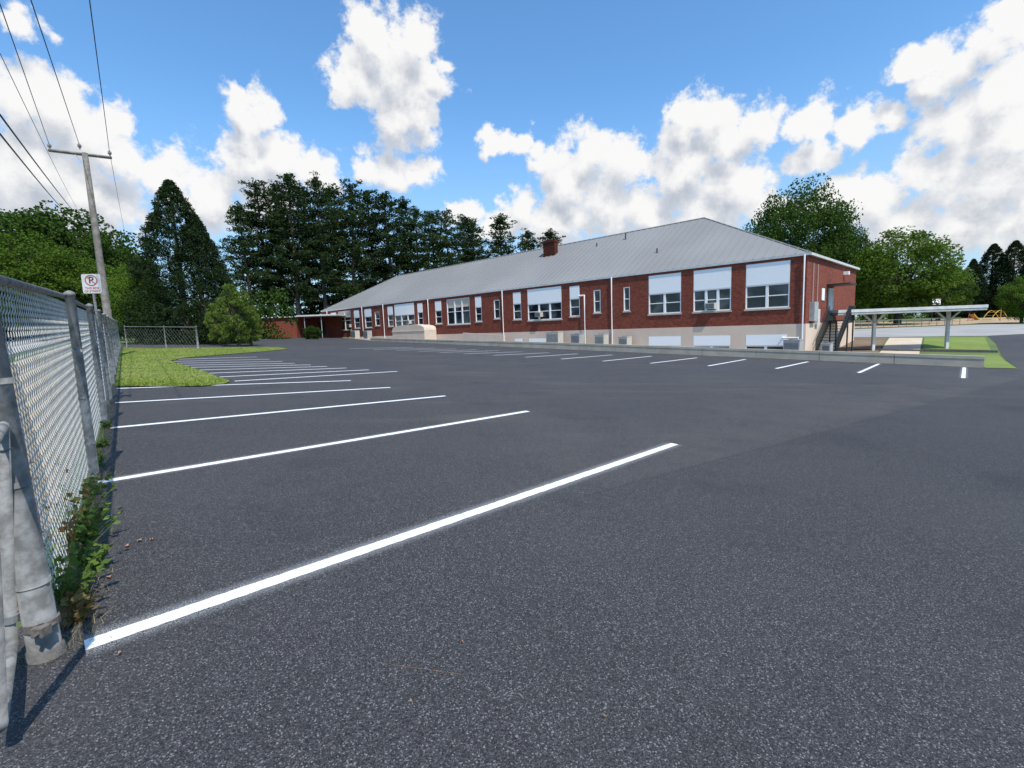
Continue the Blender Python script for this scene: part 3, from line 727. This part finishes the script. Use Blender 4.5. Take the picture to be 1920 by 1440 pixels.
o = b.build('ramp_wall', M['cream']); o.location = (p.x, p.y, g); o.rotation_euler = (0, 0, math.atan2(u.y, u.x)); tag(o, 'low cream ramp wall standing before the brick facade', 'wall')

# ------------------------------------------------------------------ brick wing on the left
Yw = 69.0
pl_ = P(484, 615, Yw); pr_ = P(607, 615, Yw); zt_ = P(520, 596, Yw).z
wing = empty('brick_wing', (pl_.x, Yw, 0), 0, 'low flat roofed brick wing left of the school', 'building')
Wt = pr_.x-pl_.x; g = h(pl_.x, Yw)
xm = P(556, 615, Yw).x-pl_.x
b = MB(); b.box((0, 0, g-.5), (xm, 10, zt_)); b.box((xm+.003, 5, g-.5), (Wt+3, 10, zt_)); b.build('wall', M['brick'], wing)
b = MB(); b.box((-.3, -.3, zt_+.003), (xm+.2, 10.3, zt_+.14)); b.box((xm+.21, -.4, zt_+.05), (Wt+2, 10.3, zt_+.24)); b.build('roof', M['whiteold'], wing)
for x_ in (xm+1.2, xm+3.6):
    b = MB(); b.tube([(x_, 0, g-.3), (x_, 0, zt_+.05)], .05, 8); b.build('post', M['greymetal'], wing)
b = MB(); b.box((xm+1.2, 4.93, g), (xm+2.2, 4.99, g+2.1)); b.build('door', M['black'], wing)

# ------------------------------------------------------------------ covered walkway
cA = P(1600, 580, 33.2); cB = P(1850, 573.5, 32.4)
cz = (cA.z+cB.z)/2; an = math.atan2(cB.y-cA.y, cB.x-cA.x); Lc = (Vector((cB.x, cB.y))-Vector((cA.x, cA.y))).length
gC = h(cA.x, cA.y)
cw = empty('covered_walkway', (cA.x, cA.y, gC), an, 'white flat walkway canopy on branched posts beside the stairs', 'canopy')
zc = cz-gC
b = MB(); b.box((-1.0, -.06, zc-.16), (Lc+.06, 2.46, zc+.04)); b.build('roof', M['whiteold'], cw)
for yy in (0, 2.4):
    b = MB(); b.box((-1.0, yy-.03, zc-.32), (Lc+.03, yy+.03, zc-.165)); b.build('fascia', M['greymetal'], cw)
for k in range(12):
    b = MB(); x_ = -.8+k*(Lc+.6)/11; b.box((x_-.04, .04, zc-.30), (x_+.04, 2.36, zc-.165)); b.build('joist', M['greymetal'], cw)
for px in (1655, 1782):
    x_ = (P(px, 620, 33.2+1.2).x-cA.x)-.9
    gg = h(cA.x+x_, cA.y+1.2)-gC
    b = MB(); b.box((x_-.09, 1.11, gg-.1), (x_+.09, 1.29, zc-.31)); 
    b.tube([(x_, 1.2, zc-1.0), (x_-.75, 1.2, zc-.32)], .06, 6); b.tube([(x_, 1.2, zc-1.0), (x_+.75, 1.2, zc-.32)], .06, 6)
    b.tube([(x_, 1.2, zc-1.0), (x_, .2, zc-.32)], .05, 6); b.tube([(x_, 1.2, zc-1.0), (x_, 2.2, zc-.32)], .05, 6)
    b.build('post', M['whiteold'], cw)

# ------------------------------------------------------------------ playground
def ground_at(px, Y):
    p = P(px, 600, Y); return Vector((p.x, p.y, h(p.x, p.y)))
p = ground_at(1754, 78)
o = empty('basketball_hoop', p, .2, 'basketball hoop with white backboard beyond the walkway canopy', 'basketball hoop')
b = MB(); b.tube([(0, .6, -.2), (0, .6, 2.9), (0, .1, 3.3)], .07, 8); b.build('pole', M['black'], o)
b = MB(); b.box((-.8, 0, 2.8), (.8, .06, 3.7)); b.build('backboard', M['white'], o)
b = MB(); b.tube([(.23*math.cos(2*PI*k/16), -.3+.23*math.sin(2*PI*k/16), 3.0) for k in range(17)], .02, 5); b.build('rim', M['red'], o)
p = ground_at(1874, 72)
o = empty('playground_climber', p, .1, 'yellow arched climbing frame on the tan play area', 'climbing frame')
for yy in (0, 1.2):
    b = MB(); b.tube([(-1.6+3.2*k/16, yy, 1.6*math.sin(PI*k/16)) for k in range(17)], .05, 6); b.build('arch', M['yellow'], o)
for k in range(1, 16, 2):
    b = MB(); x_ = -1.6+3.2*k/16; z_ = 1.6*math.sin(PI*k/16); b.tube([(x_, 0, z_), (x_, 1.2, z_)], .03, 6); b.build('rung', M['yellow'], o)
b = MB(); b.tube([(-.6, -.6, 0), (-.6, -.6, 2.7), (-.5, -.6, 2.85), (.1, -.6, 2.85), (.2, -.6, 2.4)], .05, 6); b.build('pole', M['yellow'], o)
p = ground_at(1832, 76)
o = empty('playground_slide', p, .5, 'small yellow slide left of the climbing frame', 'slide')
b = MB()
for k in range(8):
    a = k/8; c = (k+1)/8
    b.quad((-1.2+2.4*a, 0, .9*(1-a)**1.3+.15), (-1.2+2.4*c, 0, .9*(1-c)**1.3+.15), (-1.2+2.4*c, .6, .9*(1-c)**1.3+.15), (-1.2+2.4*a, .6, .9*(1-a)**1.3+.15))
    for yy in (0, .6): b.quad((-1.2+2.4*a, yy, .9*(1-a)**1.3+.15), (-1.2+2.4*c, yy, .9*(1-c)**1.3+.15), (-1.2+2.4*c, yy, .9*(1-c)**1.3+.28), (-1.2+2.4*a, yy, .9*(1-a)**1.3+.28))
b.build('chute', M['yellow'], o)
b = MB()
for yy in (.02, .58): b.tube([(-1.75, yy, 0), (-1.2, yy, 1.3)], .035, 6)
for k in range(1, 6): b.tube([(-1.75+.55*k/6, 0, 1.3*k/6), (-1.75+.55*k/6, .6, 1.3*k/6)], .025, 6)
b.build('ladder', M['red'], o)
pf = [ground_at(1600, 63), ground_at(1800, 63)]
o = empty('field_fence', pf[0], 0, 'low light wire fence across the field behind the canopy', 'fence')
n = 14; A_, B_ = pf
for zz_, r_ in ((1.0, .03), (.5, .015)):
    b = MB(); b.tube([Vector((0,0,zz_)), B_-A_+Vector((0,0,zz_))], r_, 5); b.build('rail', M['galv'], o)
for k in range(n+1):
    q = (B_-A_)*(k/n); b = MB(); b.tube([q, q+Vector((0, 0, 1.05))], .035, 6); b.build('post', M['galv'], o)

# ------------------------------------------------------------------ vegetation
rnd = random.Random(3)
def leafq(b, p, s, asp=1.0, flat=0):
    a = Vector((rnd.gauss(0, 1), rnd.gauss(0, 1), rnd.gauss(0, 1)*(1-flat))).normalized()
    c = a.cross(Vector((rnd.gauss(0, 1), rnd.gauss(0, 1), rnd.gauss(0, 1)))).normalized()
    a = a*s*.5; c = c*s*.5*asp
    n = len(b.v); b.v += [tuple(p-a), tuple(p+c), tuple(p+a), tuple(p-c)]; b.f.append((n, n+1, n+2, n+3))
def sph():
    while True:
        q = Vector((rnd.uniform(-1, 1), rnd.uniform(-1, 1), rnd.uniform(-1, 1)))
        if .01 < q.length < 1: return q
def make_pine(seed):
    rnd.seed(seed)
    H = 24.0; tr = MB(); cr = MB()
    lean = [Vector((rnd.uniform(-.4, .4), rnd.uniform(-.4, .4), 0)) for _ in range(2)]
    tr.tube([(0, 0, -.5), tuple(lean[0]+Vector((0, 0, H*.4))), tuple(lean[1]+Vector((0, 0, H*.75))), tuple(lean[1]+Vector((0, 0, H*.98)))], [.34, .25, .14, .04], 8)
    nw = 22; pk = rnd.uniform(.5, .78)
    for wk in range(nw):
        t = (wk+.5)/nw; zc_ = H*(.21+.77*t**.95)+rnd.gauss(0, .25)
        prof_ = ((1-t)**pk*4.5*min(1, .58+t*1.8)+.45)*rnd.uniform(.62, 1.15)
        a0 = rnd.uniform(0, 6.28)
        for k in range(6):
            az = a0+k*PI/3+rnd.uniform(-.5, .5); L = prof_*rnd.uniform(.55, 1.2)
            if t < .3 and rnd.random() < .3: continue
            z = zc_+rnd.gauss(0, .32); up = rnd.uniform(-.10, .34)+.45*t*t
            dr = Vector((math.cos(az), math.sin(az), up))
            base = Vector((lean[1].x*t, lean[1].y*t, z)); e = base+dr*L
            tr.tube([base, base+dr*L*.5-Vector((0, 0, .12)), e], [.06*(1-t)+.02, .035, .012], 4, False)
            nt_ = max(2, int(L*2.0))
            for j in range(nt_):
                f_ = .2+.8*(j+1)/nt_; c = base+dr*L*f_+Vector((rnd.gauss(0, .3), rnd.gauss(0, .3), rnd.gauss(0, .17)-.1*math.sin(f_*3)))
                rr = rnd.uniform(.48, .92)*(1.1-.25*f_)
                for _ in range(22):
                    q = sph(); q = Vector((q.x*rr, q.y*rr, q.z*rr*.52+.06)); leafq(cr, c+q, rnd.uniform(.27, .52), .41)
    for _ in range(160):
        q = sph(); leafq(cr, Vector((lean[1].x+q.x*.5, lean[1].y+q.y*.5, H*.965+q.z*1.0)), .36, .4)
    return tr, cr, H
def make_dense(seed, H, Rr, zlo, leaf, nclump, per):
    rnd.seed(seed); tr = MB(); cr = MB()
    tr.tube([(0, 0, -.5), (0, 0, H*.5), (0, 0, H*.93)], [H*.022+.05, H*.014, .03], 8)
    for k in range(nclump):
        t = rnd.random()**1.15
        R_ = Rr*(1-t)**.78*(.85+.22*min(1, t*5))+.12
        z = zlo+(H-zlo)*t
        az = rnd.uniform(0, 2*PI); rr = R_*rnd.uniform(.62, 1.03)*(1+.16*noise.noise(Vector((math.cos(az)*2.5, math.sin(az)*2.5, z*.9+seed))))
        c = Vector((math.cos(az)*rr, math.sin(az)*rr, z-rr*.06))
        cs = rnd.uniform(.28, .5)*(1.15-.6*t)
        for _ in range(per):
            q = sph(); leafq(cr, c+Vector((q.x*cs, q.y*cs, q.z*cs*1.0)), rnd.uniform(.5, 1)*leaf, .4)
    return tr, cr, H
def make_broad(seed, H, Rr, zlo, leaf, nl, per):
    rnd.seed(seed); tr = MB(); cr = MB(); cz_ = (H+zlo)/2; hz = (H-zlo)/2
    tr.tube([(0, 0, -.5), (.1, 0, H*.22), (0, .1, H*.45)], [H*.028+.05, H*.02+.03, H*.014], 9)
    for k in range(nl):
        q = sph().normalized()
        rr = rnd.uniform(.3, 1.0)**.5
        s_ = 1+.22*noise.noise(q*2.1+Vector((seed, 0, 0)))
        wz = q.z*hz*rr*s_*.94; pr = Rr*rr*s_*(1 if q.z > -.3 else .95)
        c = Vector((q.x*pr, q.y*pr, cz_+wz))
        ls = Rr*rnd.uniform(.14, .25)
        if k % 4 == 0: tr.tube([(0, 0, H*rnd.uniform(.2, .42)), (c.x*.5, c.y*.5, (c.z+H*.35)*.5), (c.x*.9, c.y*.9, c.z)], [H*.008+.01, H*.004+.01, .02], 5, False)
        for _ in range(per):
            g_ = sph(); g_ = g_.normalized()*(g_.length**.6)
            leafq(cr, c+Vector((g_.x*ls, g_.y*ls, g_.z*ls*.75)), rnd.uniform(.6, 1.1)*leaf, .75)
    return tr, cr, H
protos = {}
def tree(kind, gen, px, top_py, Y, label, name, group, bm_, lm, sxy=1.0):
    tp = P(px, top_py, Y); g = h(tp.x, tp.y)
    if kind not in protos:
        tr, cr, H = gen()
        root = empty(name, (0, 0, 0)); tr.build('trunk', bm_, root, True); cr.build('crown', lm, root)
        protos[kind] = (root, H); o = root
    else:
        root, H = protos[kind]; o = copy_tree(root); o.name = name
    s = (tp.z-g)/H
    o.location = (tp.x, tp.y, g); o.scale = (s*sxy, s*sxy, s); o.rotation_euler = (0, 0, (px*1.37) % 6.28)
    if 'group' in o.keys(): del o['group']
    tag(o, label, 'tree', group); return o
pines = [(452, 382, 80), (485, 345, 84), (512, 354, 90), (535, 328, 82), (566, 347, 88), (592, 334, 84), (622, 350, 92), (652, 345, 88), (690, 358, 93), (722, 364, 90), (752, 372, 96), (778, 392, 92),
         (808, 394, 96), (838, 398, 94), (866, 404, 98), (885, 415, 102), (935, 404, 97), (990, 434, 99), (1034, 432, 96)]
for i, (px, ty, Y) in enumerate(pines):
    tree('pine%d' % (i % 6), lambda s=i: make_pine(s+11), px, ty, Y, ORD[i]+' tall dark pine from the left in the row behind the school', 'pine_tree', 'row of tall pines behind the school', M['bark'], M['pine'], 1.12+.12*math.sin(i*2.3) if px < 900 else 1.4)
cg = lambda: make_dense(5, 14, 4.9, .2, .26, 1900, 30)
tree('cedar', cg, 318, 340, 43, 'tall dark cedar with dense cone crown beyond the grass island', 'cedar_tree', None, M['bark'], M['cedar'], 1.02)
tree('cedar', cg, 362, 402, 43.5, 'second shorter dark cedar merging with the tall one on its right', 'cedar_tree', None, M['bark'], M['cedar'], 1.0)
br1 = lambda: make_broad(21, 13, 5.2, 1.6, .34, 210, 100)
br2 = lambda: make_broad(37, 13, 5.0, .8, .32, 240, 95)
br3 = lambda: make_broad(71, 13, 5.2, .6, .30, 300, 95)
sm1 = lambda: make_broad(9, 4.5, 1.5, .1, .16, 110, 70)
left = [('oakA', 10, 395, 58, 'dark leafy tree at the far left edge behind the fence', 'oak', 1.1), ('oakB', 105, 383, 62, 'broad leafy tree topping the left skyline beside the utility pole', 'oak', 1.1), ('oakA', 175, 425, 60, 'rounded tree directly behind the utility pole', 'oak', 1.0),
        ('oakC', 45, 442, 46, 'bright green tree low at the left behind the fence top', 'maple', 1.1), ('oakC', 140, 470, 48, 'bright green tree between the sign and the pole', 'maple', 1.1), ('oakB', 235, 470, 66, 'leafy tree filling the gap left of the dark cedar', 'oak', .9), ('oakC', 245, 500, 42, 'light green small tree against the left side of the cedar', 'maple', .7),
        ('oakA', -70, 400, 55, 'leafy tree cut by the left picture edge', 'oak', 1.2)]
gens = {'oakA': br1, 'oakB': br2, 'oakC': br3}
for kd, px, ty, Y, lab, mt, sc in left:
    tree(kd, gens[kd], px, ty, Y, lab, 'leafy_tree', 'leafy trees behind the left fence', M['bark'], M[mt], sc)
tree('small', sm1, 436, 532, 37, 'small light green tree right of the dark cedar', 'young_tree', None, M['bark'], M['bright'], .85)
tree('small', sm1, 465, 572, 39, 'low light green bush at the right foot of the small tree', 'leafy_bush', None, M['bark'], M['bright'], .85)
tree('small', sm1, 404, 568, 39, 'low green bush at the foot of the dark cedar', 'leafy_bush', None, M['bark'], M['bright'], .8)
tree('shrub', lambda: make_broad(19, 2.4, 1.7, .0, .18, 80, 70), 583, 611, 62, 'round shrub beside the end of the school wall', 'round_shrub', None, M['bark'], M['oak'], 1.0)
bo = lambda: make_broad(52, 21, 8.6, 4, .40, 300, 110)
tree('bigoak', bo, 1500, 345, 80, 'large oak rising behind the right end of the roof', 'oak_tree', None, M['bark'], M['oak'], .86)
tree('bigoak', bo, 1575, 420, 84, 'second oak crown sloping down right of the large oak', 'oak_tree', None, M['bark'], M['oak'], .9)
tree('oakC', br3, 1692, 430, 72, 'round bright green tree right of the school', 'leafy_tree', None, M['bark'], M['maple'], 1.25)
tree('oakB', br2, 1635, 480, 90, 'darker tree between the school corner and the round tree', 'leafy_tree', None, M['bark'], M['oak'], 1.2)
tree('oakB', br2, 1765, 500, 84, 'low leafy tree right of the round green tree', 'leafy_tree', None, M['bark'], M['oak'], 1.2)
for i, (px, ty, Y, sc) in enumerate(((1800, 505, 104, 1.1), (1826, 486, 96, 1.0), (1864, 458, 98, 1.15), (1905, 452, 94, 1.15), (1945, 470, 90, 1.2))):
    tree('cedar', cg, px, ty, Y, ORD[i]+' dark conifer from the left on the right skyline', 'conifer_tree', 'dark conifers on the right skyline', M['bark'], M['cedar'], .95*sc)
tree('oakC', br3, 1922, 520, 62, 'bright shrub like tree cut by the right picture edge', 'leafy_tree', None, M['bark'], M['maple'], 1.0)
def woods(name, spots, mat, label, leaf, seed):
    rnd.seed(seed); b = MB()
    for (px, ty, Y, w) in spots:
        tp = P(px, ty, Y); g = h(tp.x, tp.y); H = tp.z-g
        for _ in range(34):
            cx = tp.x+rnd.uniform(-w, w); cy = tp.y+rnd.uniform(-2.5, 2.5); z = g+H*rnd.uniform(.02, 1)**.8*rnd.uniform(.8, 1.05); r_ = rnd.uniform(.6, 1.3)
            for _ in range(55):
                q = sph(); leafq(b, Vector((cx+q.x*r_, cy+q.y*r_, max(g, z+q.z*r_-r_*.6))), leaf*rnd.uniform(.6, 1.1), .7)
    return tag(b.build(name, mat), label, 'undergrowth', kind='stuff')
woods('undergrowth', [(px, 560+12*math.sin(px*.05)-(18 if px < 230 else 0), 62, 4.2) for px in range(-60, 500, 45)], M['oak'], 'dark undergrowth under the trees on the left', .42, 4)
woods('undergrowth', [(px, 532+14*math.sin(px*.07), 88, 5.0) for px in range(460, 780, 32)], M['pine'], 'dark undergrowth between the pine trunks behind the wing', .5, 5)
woods('woodland', [(px, 530+8*math.sin(px*.05), 108, 6) for px in range(1590, 1990, 32)], M['oak'], 'distant dark wood along the edge of the playing field', .5, 6)

def inpoly(x, y, poly):
    c = False; n = len(poly)
    for i in range(n):
        x1, y1 = poly[i]; x2, y2 = poly[(i+1) % n]
        if (y1 > y) != (y2 > y) and x < (x2-x1)*(y-y1)/(y2-y1)+x1: c = not c
    return c
rnd.seed(8); b = MB(); xs_ = [p[0] for p in isl]; ys_ = [p[1] for p in isl]; cnt = 0
while cnt < 22000:
    y = min(ys_)+(max(ys_)-min(ys_))*rnd.random()**1.8; x = rnd.uniform(min(xs_), max(xs_))
    if not inpoly(x, y, isl): continue
    cnt += 1; a = rnd.uniform(0, 6.28); w = .012+.0006*y; hh = rnd.uniform(.015, .055); z = h(x, y)+.03
    lx, ly = rnd.gauss(0, .03), rnd.gauss(0, .03)
    b.quad((x-w*math.cos(a), y-w*math.sin(a), z), (x+w*math.cos(a), y+w*math.sin(a), z), (x+lx, y+ly, z+hh))
tag(b.build('grass', M['blade']), 'short sunlit grass on the island beside the fence', 'grass', kind='stuff')
def weed(t, off, H, mat, n, label, seed):
    rnd.seed(seed); p = FP(t, off); b = MB(); s = MB()
    root = empty('weed_plant', p, 0, label, 'weed', 'weeds growing at the foot of the fence')
    for k in range(n):
        az = rnd.uniform(0, 6.28); L = H*rnd.uniform(.4, 1); ln = rnd.uniform(.2, .9)
        e = Vector((math.cos(az)*ln*L, math.sin(az)*ln*L, L*(1.1-ln*.5))); md = e*.5+Vector((0, 0, L*.12))
        s.tube([(0, 0, 0), md, e], [.003, .0025, .001], 4, False)
        for j in range(10):
            f_ = .15+.85*j/9; c = md.lerp(e, (f_-.5)*2) if f_ > .5 else Vector((0, 0, 0)).lerp(md, f_*2)
            leafq(b, c+Vector((rnd.gauss(0, .018), rnd.gauss(0, .018), rnd.gauss(0, .01))), rnd.uniform(.03, .062), .7, .5)
    s.build('stems', M['weed'], root); b.build('foliage', mat, root)
wl = ['low green weed nearest the end post', 'tall thin reddish weed climbing the fence mesh', 'low green weed spreading onto the asphalt edge', 'bushy green weed between the first two posts', 'small dry weed tuft near the second post', 'green weed tuft just beyond the second post', 'low weed clump near the third post', 'dry brownish weed leaning on the wire near the end post', 'trailing green weed with thin stems in the middle of the first span', 'small green weed halfway along the second span', 'tall green vine climbing the mesh beside the end post']
for i, (t, off, H, mt, n) in enumerate(((.45, .06, .30, 'weed', 16), (1.2, .0, .72, 'weedred', 12), (.9, .12, .22, 'weed', 18), (1.7, .03, .42, 'weed', 18), (2.6, .05, .25, 'weed', 12), (3.7, .06, .22, 'weed', 12), (6.2, .08, .16, 'weed', 12), (.25, .10, .2, 'weedred', 12), (1.35, .08, .3, 'weed', 18), (4.8, .07, .16, 'weed', 12), (.7, .0, .6, 'weed', 12))):
    weed(t, off, H, M[mt], n, wl[i], 40+i)
rnd.seed(77); b = MB()
for k in range(3600):
    p = FP(rnd.uniform(-.1, 12)*rnd.uniform(.2, 1), rnd.gauss(.05, .065)); a = rnd.uniform(0, 6.28); hh = rnd.uniform(.015, .06)
    b.quad(p+Vector((-.003*math.cos(a), -.003*math.sin(a), 0)), p+Vector((.003*math.cos(a), .003*math.sin(a), 0)), p+Vector((rnd.gauss(0, .05), rnd.gauss(0, .05), hh)))
tag(b.build('dry_grass', M['straw']), 'thin dry grass along the foot of the fence', 'grass', kind='stuff')
def fleaf(px, py, s, label):
    p = G(px, py); b = MB(); n = 7
    b.v = [(0, 0, .004)]
    for k in range(n):
        a = 2*PI*k/n; r_ = s*(.6+.4*((k*7) % 3)/2); b.v.append((r_*math.cos(a), r_*.6*math.sin(a), .006+.012*abs(math.sin(a*1.5))))
    b.f = [(0, 1+k, 1+(k+1) % n) for k in range(n)]
    o = b.build('fallen_leaf', M['dryleaf']); o.location = p+Vector((0, 0, .018)); o.rotation_euler = (0, 0, px)
    tag(o, label, 'leaf', 'fallen leaves on the asphalt')
for px, py, s, lab in ((1134, 1355, .009, 'orange dry leaf lying on the bare foreground asphalt'), (868, 1213, .008, 'brown leaf just above the dry twig'), (772, 1327, .008, 'tiny brown leaf below the dry twig'), (225, 1235, .012, 'dry leaf beside the start of the nearest stripe'),
                       (262, 1020, .025, 'larger curled dry leaf between the two nearest stripes'), (285, 1018, .02, 'small dry leaf right of the curled leaf'), (240, 1030, .022, 'dry leaf left of the curled leaf'), (205, 1090, .02, 'dry leaf beside the weeds near the end post')):
    fleaf(px, py, s, lab)
b = MB(); b.tube([G(735, 1252)+Vector((0, 0, .014)), G(800, 1262)+Vector((0, 0, .018)), G(865, 1270)+Vector((0, 0, .014))], .0011, 5)
tag(b.build('dry_twig', M['twig']), 'thin brown twig lying on the foreground asphalt', 'twig')

# ------------------------------------------------------------------ sun and sky
sun_dir = Vector((.49, -.87, 0)).normalized(); el = math.radians(57)
S = Vector((sun_dir.x*math.cos(el), sun_dir.y*math.cos(el), math.sin(el)))
sd = bpy.data.lights.new('sun', 'SUN'); sd.energy = 4.8; sd.angle = math.radians(.53); sd.color = (1, .945, .86)
so = bpy.data.objects.new('sun', sd); col.objects.link(so); so.rotation_euler = S.to_track_quat('Z', 'Y').to_euler(); so.location = (0, 0, 50)
w = bpy.data.worlds.new('World'); scene.world = w; w.use_nodes = True; nt = w.node_tree; nt.nodes.clear()
blobs = [(30, 190, 75), (110, 215, 85), (190, 260, 80), (60, 320, 120), (240, 310, 80), (150, 370, 115), (20, 40, 42), (75, 40, 28), (325, 345, 62),
 (430, 180, 34), (445, 215, 44), (490, 205, 42), (450, 290, 72), (515, 300, 60), (580, 330, 55), (615, 345, 32), (400, 380, 62), (500, 380, 62),
 (700, 85, 62), (775, 80, 66), (680, 155, 60), (750, 150, 80), (805, 170, 48), (740, 225, 58), (790, 235, 38), (640, 180, 30), (835, 120, 24),
 (685, 315, 34), (730, 320, 46), (780, 315, 36), (915, 268, 24), (945, 255, 28), (980, 262, 28), (1015, 275, 28),
 (1050, 295, 52), (1110, 300, 60), (1060, 350, 56), (1170, 320, 60), (1130, 390, 66), (870, 392, 32), (985, 390, 40), (930, 420, 48), (1050, 420, 60),
 (1290, 210, 46), (1335, 210, 52), (1275, 265, 56), (1355, 270, 72), (1415, 240, 50), (1290, 330, 75), (1370, 350, 78), (1220, 395, 62), (1320, 410, 70),
 (1490, 230, 38), (1545, 220, 50), (1600, 242, 46), (1650, 228, 34), (1530, 285, 54),
 (1690, 120, 40), (1740, 125, 56), (1725, 180, 48), (1795, 140, 64), (1850, 85, 64), (1905, 30, 78), (1880, 150, 74), (1790, 235, 80), (1890, 240, 98), (1745, 330, 80), (1860, 330, 100), (1640, 385, 62), (1560, 380, 52), (1700, 420, 80), (1820, 420, 95), (1940, 420, 95), (1460, 400, 40)]
grp = bpy.data.node_groups.new('cloud_density', 'ShaderNodeTree')
grp.interface.new_socket('Vector', in_out='INPUT', socket_type='NodeSocketVector'); grp.interface.new_socket('Density', in_out='OUTPUT', socket_type='NodeSocketFloat'); grp.interface.new_socket('Soft', in_out='OUTPUT', socket_type='NodeSocketFloat')
gi = grp.nodes.new('NodeGroupInput'); go = grp.nodes.new('NodeGroupOutput')
vec = gi.outputs[0]
wn = grp.nodes.new('ShaderNodeTexNoise'); wn.inputs['Scale'].default_value = 9; wn.inputs['Detail'].default_value = 5; grp.links.new(vec, wn.inputs['Vector'])
s1 = grp.nodes.new('ShaderNodeVectorMath'); s1.operation = 'SUBTRACT'; grp.links.new(wn.outputs['Color'], s1.inputs[0]); s1.inputs[1].default_value = (.5, .5, .5)
s2 = grp.nodes.new('ShaderNodeVectorMath'); s2.operation = 'MULTIPLY_ADD'; grp.links.new(s1.outputs[0], s2.inputs[0]); s2.inputs[1].default_value = (.10, .10, .10); grp.links.new(vec, s2.inputs[2])
cur = None
for (px, py, r) in blobs:
    c = ray(px, py).normalized(); rr = .5*((ray(px+r, py).normalized()-c).length+(ray(px, py+r).normalized()-c).length)*1.17
    dn = grp.nodes.new('ShaderNodeVectorMath'); dn.operation = 'DISTANCE'; grp.links.new(s2.outputs[0], dn.inputs[0]); dn.inputs[1].default_value = c
    ma = grp.nodes.new('ShaderNodeMath'); ma.operation = 'MULTIPLY_ADD'; grp.links.new(dn.outputs['Value'], ma.inputs[0]); ma.inputs[1].default_value = -1/rr; ma.inputs[2].default_value = 1
    if cur is None: cur = ma.outputs[0]
    else:
        sm = grp.nodes.new('ShaderNodeMath'); sm.operation = 'SMOOTH_MAX'; grp.links.new(cur, sm.inputs[0]); grp.links.new(ma.outputs[0], sm.inputs[1]); sm.inputs[2].default_value = .14
        cur = sm.outputs[0]
cur = mathn(grp, 'MAXIMUM', cur, -1.0)
fb = noisen(grp, vec, 24, 9, .64)
tot = mathn(grp, 'ADD', cur, mathn(grp, 'MULTIPLY', mathn(grp, 'SUBTRACT', fb, .5), 2.1))
soft = mathn(grp, 'ADD', cur, mathn(grp, 'MULTIPLY', mathn(grp, 'SUBTRACT', fb, .5), 1.15))
grp.links.new(tot, go.inputs[0]); grp.links.new(soft, go.inputs[1])
tc = nt.nodes.new('ShaderNodeTexCoord')
nv = nt.nodes.new('ShaderNodeVectorMath'); nv.operation = 'NORMALIZE'; nt.links.new(tc.outputs['Generated'], nv.inputs[0])
def gnode(off):
    g = nt.nodes.new('ShaderNodeGroup'); g.node_tree = grp
    a = nt.nodes.new('ShaderNodeVectorMath'); a.operation = 'ADD'; nt.links.new(nv.outputs[0], a.inputs[0]); a.inputs[1].default_value = off
    nt.links.new(a.outputs[0], g.inputs[0]); return g.outputs
g0_ = gnode((0, 0, 0)); g1_ = gnode((.014, -.01, .045)); d0 = g0_[0]
sky = nt.nodes.new('ShaderNodeTexSky'); sky.sky_type = 'NISHITA'; sky.sun_disc = False; sky.sun_elevation = el
sky.sun_rotation = math.atan2(S.x, S.y); sky.air_density = 1.0; sky.dust_density = .6; sky.ozone_density = 2.0
alpha = smooth(nt, d0, .0, .45)
lit = smooth(nt, mathn(nt, 'SUBTRACT', g0_[1], g1_[1]), -.5, .42)
thick = smooth(nt, g0_[1], .2, .95)
shade = mixc(nt, thick, (6.3, 6.7, 7.4), (3.8, 4.3, 5.2))
ccol = mixc(nt, lit, shade, (9.7, 9.6, 9.5))
gain = mixc(nt, 1.0, sky.outputs[0], (1.35, 2.0, 2.35), 'MULTIPLY')
sz = nt.nodes.new('ShaderNodeSeparateXYZ'); nt.links.new(nv.outputs[0], sz.inputs[0])
hz = mathn(nt, 'MULTIPLY', mathn(nt, 'SUBTRACT', 1, smooth(nt, sz.outputs[2], -.02, .42)), .72)
skyc = mixc(nt, hz, gain, (4.6, 6.0, 7.4))
fin = mixc(nt, mathn(nt, 'MULTIPLY', alpha, .98), skyc, ccol)
bg = nt.nodes.new('ShaderNodeBackground'); bg.inputs[1].default_value = .1; nt.links.new(fin, bg.inputs[0])
out = nt.nodes.new('ShaderNodeOutputWorld'); nt.links.new(bg.outputs[0], out.inputs[0])
